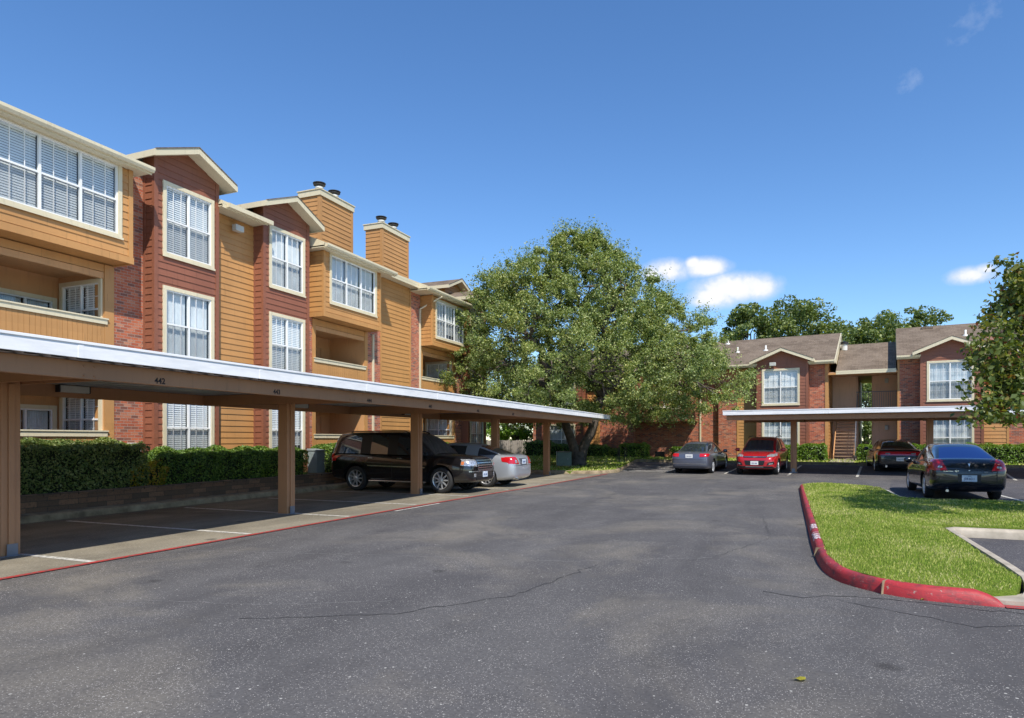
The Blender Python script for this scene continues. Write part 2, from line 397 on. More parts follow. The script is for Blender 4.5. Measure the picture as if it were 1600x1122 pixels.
def leaf_frames(nrm, spread=.6):
    n = len(nrm)
    nn = unit(nrm + rng.normal(0, spread, (n, 3))); r = rng.normal(0, 1, (n, 3))
    T = unit(r - nn*np.sum(r*nn, 1)[:, None]); B = np.cross(nn, T)
    return T, B
# ------------------------------------------------------------------ facades
class Fac:
    """maps (s along the wall, n outwards, z) to the building's coordinates"""
    def __init__(f, kind, base): f.kind = kind; f.base = base
    def __call__(f, s, n, z):
        return (f.base + n, s, z) if f.kind == 'left' else (s, f.base - n, z)
    def rot(f, side=False):
        if f.kind == 'left': return 0. if side else PI/2
        return -PI/2 if side else 0.
def siding(mb, F, s0, s1, n, z0, z1, holes=(), lap=.185, m=0, lim=None, side=0, dark=None):
    """real lap boards: each leans out at its foot. side: +-1 builds the wall across n at fixed s, facing +-s"""
    if side:   # s0,s1 are n-limits, n is the fixed s
        P = lambda t, o, z: F(n + side*o, t, z)
    else:
        P = lambda t, o, z: F(t, n + o, z)
    zs = [z0]; k = math.ceil((z0 + 1e-4)/lap)
    while k*lap < z1 - 1e-4: zs.append(k*lap); k += 1
    zs.append(z1)
    cuts = sorted({h[2] for h in holes} | {h[3] for h in holes})
    for a, b in zip(zs, zs[1:]):
        full = math.floor((a + 1e-4)/lap)*lap
        off = lambda z: .020*(1 - (z - full)/lap) + .002
        sub = [a] + [c for c in cuts if a + 1e-3 < c < b - 1e-3] + [b]
        for c, d in zip(sub, sub[1:]):
            l0, r0 = lim(c) if lim else (s0, s1); l1, r1 = lim(d) if lim else (s0, s1)
            segs = [(l0, r0, l1, r1)]
            for h in holes:
                if h[2] < (c+d)/2 < h[3]:
                    ns = []
                    for (p, q, p1, q1) in segs:
                        if h[1] <= p or h[0] >= q: ns.append((p, q, p1, q1)); continue
                        if h[0] > p: ns.append((p, h[0], p1, h[0]))
                        if h[1] < q: ns.append((h[1], q, h[1], q1))
                    segs = ns
            for (p, q, p1, q1) in segs:
                mb.face([P(p, off(c), c), P(q, off(c), c), P(q1, off(d), d), P(p1, off(d), d)], m)
                if c == a: mb.face([P(p, 0, c), P(q, 0, c), P(q, off(c), c), P(p, off(c), c)], m)
def board(mb, F, s0, s1, n0, n1, z0, z1, m=0): mb.box(s0, s1, n0, n1, z0, z1, m, F)

WIN = {}
def window_proto(key, w, h, units, cols=3, rows=1, kind='blinds', half=True, casing='cream', lift=None, drop=0.):
    """origin at the outer casing's bottom-left corner; -y is outwards"""
    c = .105
    f = MB()
    # casing (0) and vinyl (1), dark interior (2)
    f.box(0, w, -.045, .03, 0, c, 0); f.box(0, w, -.045, .03, h-c, h, 0)
    f.box(0, c, -.043, .03, c, h-c, 0); f.box(w-c, w, -.043, .03, c, h-c, 0)
    f.box(-.02, w+.02, -.065, -.0455, -.022, .03, 0)
    x0, x1, z0, z1 = c, w-c, c, h-c
    s = .035
    f.box(x0, x1, -.02, .05, z0, z0+s, 1); f.box(x0, x1, -.02, .05, z1-s, z1, 1)
    f.box(x0, x0+s, -.018, .05, z0+s, z1-s, 1); f.box(x1-s, x1, -.018, .05, z0+s, z1-s, 1)
    uw = (x1-x0)/units; zm = (z0+z1)/2
    for u in range(units):
        a, b = x0+u*uw, x0+(u+1)*uw
        if u: f.box(a-.028, a+.028, -.016, .05, z0+s, z1-s, 1)
        if half: f.box(a+.028, b-.028, -.010, .045, zm-.022, zm+.022, 1)
        for k in range(1, cols):
            xx = a + (b-a)*k/cols; f.box(xx-.008, xx+.008, .004, .016, z0+s, z1-s, 1)
        spans = ((z0, zm), (zm, z1)) if half else ((z0, z1),)
        for (p, q) in spans:
            for k in range(1, rows+1):
                zz = p + (q-p)*k/(rows+1); f.box(a+.02, b-.02, .005, .015, zz-.007, zz+.007, 1)
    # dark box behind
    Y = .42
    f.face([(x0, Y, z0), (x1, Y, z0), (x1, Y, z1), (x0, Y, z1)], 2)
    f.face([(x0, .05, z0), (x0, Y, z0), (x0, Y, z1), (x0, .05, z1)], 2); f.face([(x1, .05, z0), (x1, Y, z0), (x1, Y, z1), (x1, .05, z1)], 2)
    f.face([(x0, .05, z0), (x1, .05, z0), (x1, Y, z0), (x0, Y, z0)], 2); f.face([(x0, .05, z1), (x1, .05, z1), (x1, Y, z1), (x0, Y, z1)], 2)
    fo = f.build('window', [casing, 'vinyl_white', 'dark_interior'])
    g = MB(); g.face([(x0, .025, z0), (x1, .025, z0), (x1, .025, z1), (x0, .025, z1)])
    go = g.build('glass_pane', 'window_glass', fo)
    if half:
        sc = MB()
        for u in range(units): sc.face([(x0+u*uw+.03, -.004, z0+.03), (x0+(u+1)*uw-.03, -.004, z0+.03), (x0+(u+1)*uw-.03, -.004, zm), (x0+u*uw+.03, -.004, zm)])
        sc.build('insect_screen', 'insect_screen', fo)
    b = MB()
    R = random.Random(hash(key) % 1000 if False else sum(map(ord, key)))
    for u in range(units):
        a, e = x0+u*uw+.03, x0+(u+1)*uw-.03
        if kind == 'blinds':
            z = z1-.05; stop = z0+.02 + (lift[u] if lift else 0.)*(z1-z0)
            b.box(a, e, .07, .12, z, z+.045)
            tilt = R.uniform(.025, .028)
            while z > stop:
                y = .095
                b.face([(a, y-.007, z-tilt), (e, y-.007, z-tilt), (e, y+.007, z+tilt), (a, y+.007, z+tilt)])
                z -= .060
            for xx in (a+.12, e-.12): b.box(xx-.003, xx+.003, .092, .098, z0+.03, z1-.05)
        else:
            n = 14
            for k in range(n*2):
                p, q = a+(e-a)*k/(n*2), a+(e-a)*(k+1)/(n*2)
                ya, yb = (.10, .125) if k % 2 else (.125, .10)
                b.face([(p, ya, z0), (q, yb, z0), (q, yb, z1), (p, ya, z1)])
    b.build('blinds' if kind == 'blinds' else 'curtain', 'blind_white' if kind == 'blinds' else 'curtain', fo)
    WIN[key] = fo; fo['used'] = 0
def place_window(key, parent, F, s, n, z, off, side=False, n0=None):
    fo = WIN[key]
    if fo['used']: o = copy_tree(fo)
    else: o = fo
    fo['used'] = 1
    p = F(n, s, z) if side else F(s, n, z)
    if side: p = F(s, n, z)
    o.parent = parent; o.location = (p[0]-off[0], p[1]-off[1], p[2]-off[2]); o.rotation_euler = (0, 0, F.rot(side))
    return o
window_proto('bay', 1.75, 2.07, 2, 3, 0)
window_proto('bay_b', 1.75, 2.07, 2, 3, 0, lift=(.0, .22))
window_proto('bay_c', 1.75, 2.07, 2, 3, 0, 'curtain')
window_proto('box_b', 3.02, 1.92, 3, 3, 0, lift=(.0, .12, .0))
window_proto('box_c', 3.02, 1.92, 3, 3, 0, 'curtain')
window_proto('bay_far_b', 2.0, 2.07, 2, 3, 1, 'curtain')
window_proto('bay_far', 2.0, 2.07, 2, 3, 1)
window_proto('bay_low', 2.0, 2.07, 2, 3, 1, 'curtain')
window_proto('box', 3.02, 1.92, 3, 3, 0)
window_proto('side', 1.62, 1.55, 2, 3, 1)
window_proto('slider', 2.2, 2.0, 3, 1, 0, 'curtain', half=False)
window_proto('single', 1.3, 1.5, 2, 3, 1, 'curtain')
for k, o in WIN.items():
    if 'used' in o: pass

def gable(parent, F, off, sc, hw, n_front, n_back, z_e, pitch, name='gable_roof', th=.13, over=0.):
    """two slopes meeting on a ridge that runs back from the wall; sc centre, hw half width"""
    zr = z_e + hw*pitch
    mb = MB()
    for sg in (-1, 1):
        e = sc + sg*hw
        A = [F(sc, n_front, zr), F(e, n_front, z_e), F(e, n_back, z_e), F(sc, n_back, zr)]
        B = [F(sc, n_front, zr-th), F(e, n_front, z_e-th), F(e, n_back, z_e-th), F(sc, n_back, zr-th)]
        mb.face(A, 0); mb.face(B, 1)
        mb.face([A[0], A[1], B[1], B[0]], 1); mb.face([A[1], A[2], B[2], B[1]], 1)
        # shingle edge, set proud
        mb.hexa([F(sc, n_front-.02, zr+.004), F(sc, n_front+.05, zr+.004), F(e, n_front-.02, z_e+.004), F(e, n_front+.05, z_e+.004),
                 F(sc, n_front-.02, zr+.030), F(sc, n_front+.05, zr+.030), F(e, n_front-.02, z_e+.030), F(e, n_front+.05, z_e+.030)], 0)
    o = mb.build(name, ['shingles', 'cream'], parent, off)
    fb = MB()
    for sg in (-1, 1):
        e = sc + sg*hw
        w = .17
        fb.hexa([F(sc, n_front+.003, zr-w), F(sc, n_front+.03, zr-w), F(e, n_front+.003, z_e-w), F(e, n_front+.03, z_e-w),
                 F(sc, n_front+.003, zr), F(sc, n_front+.03, zr), F(e, n_front+.003, z_e), F(e, n_front+.03, z_e)])
        x = e + sg*.003
        lo, hi = min(x, x+sg*.025), max(x, x+sg*.025)
        fb.box(lo, hi, n_back, n_front+.03, z_e-w, z_e, 0, F)
    fb.build('fascia', 'cream', o)
    # fascia is a child of the roof: shift it like the roof's own mesh
    fb_o = o.children[0]
    fb_o.location = (-off[0], -off[1], -off[2])
    return o

def bay(parent, F, off, s0, s1, nf, zb, wins, key, z_e, pitch, over=.32, skin='red_siding', nb=0., n_over=.42, light=False):
    """projecting siding bay with a small gable; wins: list of (s, z) of its windows"""
    w = WIN[key].dimensions if False else {'bay': (1.75, 2.07), 'bay_b': (1.75, 2.07), 'bay_c': (1.75, 2.07), 'bay_far': (2.0, 2.07), 'bay_far_b': (2.0, 2.07), 'bay_low': (2.0, 2.07)}
    mb = MB()
    holes = [(s+.09, s+w[k][0]-.09, z+.09, z+w[k][1]-.09) for (s, z, k) in wins]
    sc = (s0+s1)/2; hw = (s1-s0)/2 + over
    top = lambda s: z_e - .13 + (hw - abs(s-sc))*pitch
    zt = top(s0)
    siding(mb, F, s0, s1, nf, zb, zt, holes)
    zr = z_e - .13 + hw*pitch
    siding(mb, F, s0, s1, nf, zt, zr, (), lim=lambda z: (sc-(zr-z)/pitch, sc+(zr-z)/pitch))
    siding(mb, F, nb, nf, s0, zb, zt, side=-1); siding(mb, F, nb, nf, s1, zb, zt, side=1)
    for s in (s0, s1):
        sg = -1 if s == s0 else 1
        lo, hi = (s-.032, s+.09) if sg < 0 else (s-.09, s+.032)
        board(mb, F, lo, hi, nf-.06, nf+.032, zb, zt-.01)
        board(mb, F, min(s+sg*.001, s+sg*.03), max(s+sg*.001, s+sg*.03), nb, nb+.07, zb, zt-.012)
    o = mb.build('bay_wall', skin, parent, off)
    gable(parent, F, off, sc, hw, nf+n_over, -2.2, z_e, pitch)
    for (s, z, k) in wins: place_window(k, parent, F, s, nf+.005, z, off)
    return o
def pier(parent, F, off, s0, s1, n, z0, z1, depth=.4, name='brick_wall', mat='brick'):
    mb = MB(); mb.box(s0, s1, n-depth, n, z0, z1, 0, F)
    if mat == 'brick' and z1 - z0 > 4:    # a soldier course under the eave, a touch proud
        pass
    return mb.build(name, mat, parent, off)
def siding_panel(parent, F, off, s0, s1, n, z0, z1, name='siding_wall', mat='mustard', corners=True, holes=()):
    mb = MB(); siding(mb, F, s0, s1, n, z0, z1, holes)
    mb.face([F(s0, n-.05, z0), F(s1, n-.05, z0), F(s1, n-.05, z1), F(s0, n-.05, z1)]) if not holes else None
    if corners:
        board(mb, F, s0, s0+.10, n-.04, n+.032, z0, z1); board(mb, F, s1-.10, s1, n-.04, n+.032, z0, z1)
    return mb.build(name, mat, parent, off)
def projecting_box(parent, F, off, s0, s1, nf, z0, z1, win_s, win_z, key='box', flare=.10):
    W = (3.02, 1.92)
    mb = MB()
    holes = [(win_s+.09, win_s+W[0]-.09, win_z+.09, win_z+W[1]-.09)]
    siding(mb, F, s0, s1, nf, z0+.17, z1, holes)
    siding(mb, F, 0, nf, s0, z0+.17, z1, side=-1); siding(mb, F, 0, nf, s1, z0+.17, z1, side=1)
    for s, sg in ((s0, -1), (s1, 1)):
        lo, hi = (s-.032, s+.09) if sg < 0 else (s-.09, s+.032)
        board(mb, F, lo, hi, nf-.06, nf+.032, z0+.17, z1)
    # skirt board round the foot and the boarded underside
    board(mb, F, s0-.045, s1+.045, nf-.02, nf+.045, z0, z0+.168)
    board(mb, F, s0-.045, s0+.02, 0, nf-.022, z0, z0+.168); board(mb, F, s1-.02, s1+.045, 0, nf-.022, z0, z0+.168)
    board(mb, F, s0+.01, s1-.01, -.30, nf-.021, z0+.03, z0+.06)
    o = mb.build('projecting_box', 'mustard', parent, off)
    place_window(key, parent, F, win_s, nf+.005, win_z, off)
    return o
def balcony(parent, F, off, s0, s1, zf, z_cap, z_top, depth=1.75, contents='slider', rail=True, zb=None, skin='mustard'):
    """recess in the wall with a boarded parapet and a pale cap"""
    r = MB(); S0, S1 = s0, s1; s0, s1 = s0+.006, s1-.006
    def holed(P, t0, t1, z0, z1, h=None):
        cells = [(t0, t1, z0, z1)] if not h else [(t0, h[0], z0, z1), (h[1], t1, z0, z1), (h[0], h[1], z0, h[2]), (h[0], h[1], h[3], z1)]
        for a, b, c, d in cells: r.face([P(a, c), P(b, c), P(b, d), P(a, d)])
    sl = contents == 'slider'
    holed(lambda t, z: F(t, -depth, z), s0, s1, zf, z_top, (s1-2.28+.08, s1-.08-.08, zf+.05+.08, zf+.05+2.0-.08) if sl else None)
    r.face([F(s0, 0, zf), F(s0, -depth, zf), F(s0, -depth, z_top), F(s0, 0, z_top)])
    holed(lambda t, z: F(s1, t, z), -depth, 0, zf, z_top, (-depth+.08+.08, -depth+.08+1.62-.08, zf+.9+.08, zf+.9+1.55-.08) if sl else None)
    r.face([F(s0, 0, z_top), F(s1, 0, z_top), F(s1, -depth, z_top), F(s0, -depth, z_top)])
    r.face([F(s0, 0, zf), F(s1, 0, zf), F(s1, -depth, zf), F(s0, -depth, zf)])
    # a header board and slim trims
    board(r, F, s0, s1, -.12, -.005, z_top-.16, z_top-.002)
    r.build('balcony_recess', 'mustard_lifted' if skin == 'mustard' else skin, parent, off)
    s0, s1 = S0, S1
    if rail:
        p = MB(); zb = zf-.25 if zb is None else zb
        w = .125; s = s0+.002; 
        while s < s1-.01:
            e = min(s+w, s1-.002); board(p, F, s+.004, e-.004, -.06, .012, zb, z_cap-.125); s += w
        board(p, F, s0, s1, -.05, -.008, zb, z_cap-.125)
        po = p.build('balcony_parapet', skin, parent, off)
        c = MB(); board(c, F, s0-.10, s1+.06, -.09, .05, z_cap-.12, z_cap)
        board(c, F, s0-.12, s1+.08, -.11, .075, z_cap+.001, z_cap+.035)
        co = c.build('parapet_cap', 'cream', po); co.location = (-off[0], -off[1], -off[2])
    if contents == 'slider':
        place_window('slider', parent, F, s1-2.28, -depth+.004, zf+.05, off)
        place_window('side', parent, F, s1-.012, -depth+.08, zf+.9, off, side=True)
    elif contents == 'door':
        d = MB(); sx = s0+1.55
        board(d, F, sx-.06, sx, -depth, -depth+.07, zf, zf+2.1); board(d, F, sx+.9, sx+.96, -depth, -depth+.07, zf, zf+2.1)
        board(d, F, sx-.06, sx+.96, -depth, -depth+.072, zf+2.101, zf+2.17)
        board(d, F, sx, sx+.9, -depth, -depth+.04, zf, zf+2.1)
        for (a, b, c_, e) in ((.1, .4, .15, .9), (.5, .8, .15, .9), (.1, .4, 1.05, 1.95), (.5, .8, 1.05, 1.95)):
            board(d, F, sx+a, sx+b, -depth+.04, -depth+.055, zf+c_, zf+e)
        d.build('door', 'mustard_lifted', parent, off, bevel=.006)
        l = MB(); board(l, F, s0+.75, s0+.90, -depth, -depth+.14, zf+1.75, zf+1.95); l.build('wall_lamp', 'light_fixture', parent, off, bevel=.02)
def eave(parent, F, off, s0, s1, n_out, z, pitch=.4167, n_ridge=-5.2, gutter=True, wall_n=0.):
    r = MB()
    zt = lambda n: z + (n_out - n)*pitch
    A = [F(s0, n_out, z+.03), F(s1, n_out, z+.03), F(s1, n_ridge, zt(n_ridge)+.03), F(s0, n_ridge, zt(n_ridge)+.03)]
    B = [F(s0, n_out, z-.06), F(s1, n_out, z-.06), F(s1, n_ridge, zt(n_ridge)-.06), F(s0, n_ridge, zt(n_ridge)-.06)]
    r.face(A, 0); r.face(B, 1); r.face([A[0], A[1], B[1], B[0]], 1); r.face([A[1], A[2], B[2], B[1]], 1); r.face([A[0], A[3], B[3], B[0]], 1)
    nb = 2*n_ridge - n_out
    r.face([F(s0, n_ridge, zt(n_ridge)+.03), F(s1, n_ridge, zt(n_ridge)+.03), F(s1, nb, z+.03), F(s0, nb, z+.03)], 0)
    for s in (s0, s1): r.face([F(s, n_out, z-.06), F(s, n_ridge, zt(n_ridge)-.06), F(s, nb, z-.06)], 1)
    ro = r.build('roof', ['shingles', 'cream'], parent, off)
    so = MB(); board(so, F, s0, s1, wall_n, n_out-.005, z-.13, z-.105); board(so, F, s0, s1, n_out-.03, n_out-.004, z-.17, z+.01)
    x = so.build('soffit', 'cream', ro); x.location = tuple(-c for c in off)
    if gutter:
        g = MB()
        prof = [(0, -.02), (0, -.13), (.08, -.13), (.12, -.07), (.12, 0), (.105, 0), (.105, -.065), (.075, -.115), (.012, -.115), (.012, -.02)]
        n = len(prof)
        for i in range(n):
            p, q = prof[i], prof[(i+1) % n]
            g.face([F(s0, n_out+p[0]+.001, z+p[1]), F(s1, n_out+p[0]+.001, z+p[1]), F(s1, n_out+q[0]+.001, z+q[1]), F(s0, n_out+q[0]+.001, z+q[1])])
        for s in (s0, s1): g.face([F(s, n_out+p[0]+.001, z+p[1]) for p in (prof[0], prof[1], prof[2], prof[3], prof[4])])
        x = g.build('gutter', 'cream', ro); x.location = tuple(-c for c in off)
    return ro
def chimney(parent, F, off, s0, s1, n0, n1, z0, z1, mat='mustard'):
    mb = MB()
    siding(mb, F, s0, s1, n1, z0, z1); siding(mb, F, n0, n1, s0, z0, z1, side=-1); siding(mb, F, n0, n1, s1, z0, z1, side=1)
    mb.face([F(s0, n0, z0), F(s1, n0, z0), F(s1, n0, z1), F(s0, n0, z1)])
    for s, sg in ((s0, -1), (s1, 1)):
        lo, hi = (s-.032, s+.10) if sg < 0 else (s-.10, s+.032)
        board(mb, F, lo, hi, n1-.10, n1+.032, z0, z1)
    o = mb.build('chimney', mat, parent, off)
    c = MB(); board(c, F, s0-.07, s1+.07, n0-.07, n1+.07, z1+.001, z1+.22); board(c, F, s0-.10, s1+.10, n0-.10, n1+.10, z1+.2205, z1+.26)
    x = c.build('chimney_crown', 'cream', o); x.location = tuple(-q for q in off)
    for t in (.27, .73):
        f = MB(); cx = s0+(s1-s0)*t; cn = (n0+n1)/2
        p = F(cx, cn, z1+.26)
        G = lambda x_, y_, z_, p=p: (p[0]+x_, p[1]+y_, p[2]+z_)
        f.lathe([(0, 0), (.19, 0), (.19, .20), (.17, .23), (.17, .26), (.17, .33), (.14, .35), (.24, .40), (.24, .415), (.18, .43), (.26, .47), (.26, .485), (0, .52)], 20, 0, G,
                [0, 0, 0, 1, 0, 1, 1, 1, 1, 1, 1, 1])
        x = f.build('flue_cap', ['flue_white', 'flue_dark'], o, smooth=False); x.location = tuple(-q for q in off)
def downspout(parent, F, off, s, n, z0, z1, kick=None, mat='cream'):
    d = MB(); board(d, F, s-.04, s+.04, n+.01, n+.08, z0, z1)
    if kick:   # runs back from the gutter down to the wall
        a = Vector(F(s, n+.045, z1)); b = Vector(F(*kick)); d.tube([tuple(a), tuple(b)], .04, 8)
    return d.build('downspout', mat, parent, off)
def flood(parent, F, off, s, n, z):
    l = MB(); board(l, F, s-.04, s+.04, n, n+.10, z-.02, z+.06, 1)
    board(l, F, s-.17, s+.17, n+.09, n+.27, z-.11, z+.09, 0)
    return l.build('flood_light', ['light_fixture', 'flue_dark'], parent, off, bevel=.02)

# ================================================================== near building along the street
def build_left():
    F = Fac('left', -16.15)
    off = (-19., 20., .3)
    root = thing('apartment_building', 'three-storey apartment block in mustard and rust siding with brick strips, behind the long carport', 'building', off)
    zb = .3
    W3, W2, W1 = 6.65, 3.77, .90
    # stretch beyond the frame's left edge
    siding_panel(root, F, off, 0., 8.35, 0, zb, 8.5)
    # section A
    projecting_box(root, F, off, 8.30, 11.94, .65, 6.10, 8.5, 8.64, 6.66)
    for zf, zc, zt in ((3.30, 4.68, 5.90), (.45, 1.80, 3.02)):
        balcony(root, F, off, 8.36, 11.68, zf, zc, zt, zb=zf-.30 if zf > 1 else .3)
    st = MB(); board(st, F, 11.68, 11.94, -.35, .02, zb, 6.10); board(st, F, 8.35, 8.36, -.35, .02, zb, 6.10); board(st, F, 8.36, 11.679, -1.75, -.0, 5.912, 6.10)
    st.build('corner_post', 'mustard', root, off)
    fb = MB(); board(fb, F, 8.37, 11.67, -.3, -.002, 3.03, 3.06); fb.build('floor_band', 'mustard', root, off)
    pier(root, F, off, 11.94, 12.84, 0, zb, 8.98)
    # bay 1
    bay(root, F, off, 12.82, 14.97, .40, zb, [(13.06, W3, 'bay'), (13.06, W2, 'bay_c'), (13.06, W1, 'bay')], 'bay', 9.27, .4167)
    siding_panel(root, F, off, 14.97, 16.86, 0, zb, 8.6, corners=False)
    flood(root, F, off, 15.98, .02, 8.28)
    bay(root, F, off, 16.86, 19.06, .40, zb, [(17.10, W3, 'bay_c'), (17.10, W2, 'bay'), (17.10, W1, 'bay_b')], 'bay', 9.27, .4167)
    pier(root, F, off, 19.03, 19.76, 0, zb, 8.98)
    # section B
    projecting_box(root, F, off, 19.60, 23.22, .65, 6.10, 8.5, 19.92, 6.62, key='box_c')
    for zf, zc, zt in ((3.30, 4.62, 5.86), (.45, 1.78, 3.02)):
        balcony(root, F, off, 19.94, 23.05, zf, zc, zt, contents='door', zb=zf-.30 if zf > 1 else .3)
    st = MB(); board(st, F, 19.76, 19.94, -.35, .02, zb, 6.10); board(st, F, 23.05, 23.26, -.35, .02, zb, 6.10); board(st, F, 19.94, 23.05, -1.75, 0, 5.872, 6.10); board(st, F, 19.94, 23.05, -.3, -.002, 3.03, 3.06)
    st.build('corner_post', 'mustard', root, off)
    pier(root, F, off, 23.26, 24.21, 0, zb, 8.6)
    downspout(root, F, off, 23.62, 0, .3, 6.05)
    siding_panel(root, F, off, 24.21, 26.72, 0, zb, 8.66)
    pier(root, F, off, 26.72, 27.60, 0, zb, 8.6)
    downspout(root, F, off, 27.52, 0, .3, 7.85, kick=(27.9, 1.05, 8.45))
    # section C
    projecting_box(root, F, off, 27.62, 31.20, .65, 6.10, 8.5, 27.92, 6.48, key='box_b')
    for zf, zc, zt in ((3.30, 4.62, 5.86), (.45, 1.78, 3.02)):
        balcony(root, F, off, 27.82, 31.0, zf, zc, zt, contents='slider', zb=zf-.30 if zf > 1 else .3)
    st = MB(); board(st, F, 27.60, 27.82, -.35, .02, zb, 6.10); board(st, F, 31.0, 31.2, -.35, .02, zb, 6.10); board(st, F, 27.82, 31.0, -1.75, 0, 5.872, 6.10); board(st, F, 27.82, 31.0, -.3, -.002, 3.03, 3.06)
    st.build('corner_post', 'mustard', root, off)
    pier(root, F, off, 31.2, 32.0, 0, zb, 8.98)
    bay(root, F, off, 31.98, 34.2, .40, zb, [(32.2, W3, 'bay'), (32.2, W2, 'bay'), (32.2, W1, 'bay')], 'bay', 9.27, .4167)
    pier(root, F, off, 34.2, 35.2, 0, zb, 8.6)
    # end and back walls
    e = MB(); siding(e, F, -10.3, 0, 35.2, zb, 8.6, side=1); siding(e, F, -10.3, 0, 0, zb, 8.6, side=-1)
    e.face([F(0, -10.3, zb), F(35.2, -10.3, zb), F(35.2, -10.3, 8.6), F(0, -10.3, 8.6)])
    e.build('end_wall', 'mustard', root, off)
    # roofs
    eave(root, F, off, 0, 12.28, .98, 8.64)
    eave(root, F, off, 12.30, 14.95, -.06, 9.07, gutter=False)
    eave(root, F, off, 14.97, 16.84, .62, 8.74, gutter=False)
    eave(root, F, off, 16.86, 19.25, -.06, 9.07, gutter=False)
    g = MB(); board(g, F, 15.10, 16.96, .625, .74, 8.60, 8.73); g.build('gutter', 'cream', root, off)
    eave(root, F, off, 19.27, 23.88, .98, 8.64)
    eave(root, F, off, 23.90, 26.6, .50, 8.80, gutter=False)
    eave(root, F, off, 26.62, 31.45, .98, 8.66)
    eave(root, F, off, 31.47, 34.3, -.06, 9.07, gutter=False); eave(root, F, off, 34.32, 35.5, .62, 8.74, gutter=False)
    chimney(root, F, off, 21.31, 23.42, -1.85, -.88, 8.9, 11.30)
    chimney(root, F, off, 25.66, 27.9, -1.75, -.86, 8.9, 11.28)
    # stair tower gable behind the last bay
    t = MB()
    sc, hw, zr = 33.6, 1.25, 10.55
    siding(t, F, sc-hw, sc+hw, -1.2, 8.9, 10.0); siding(t, F, sc-hw, sc+hw, -1.2, 10.0, zr, lim=lambda z: (sc-hw*(zr-z)/(zr-10.0), sc+hw*(zr-z)/(zr-10.0)))
    siding(t, F, -4, -1.2, sc-hw, 8.9, 10.0, side=-1); siding(t, F, -4, -1.2, sc+hw, 8.9, 10.0, side=1)
    t.build('dormer_wall', 'mustard', root, off)
    gable(root, F, off, sc, 1.6, -.80, -5.0, 10.08, .4167)
    return root
build_left()

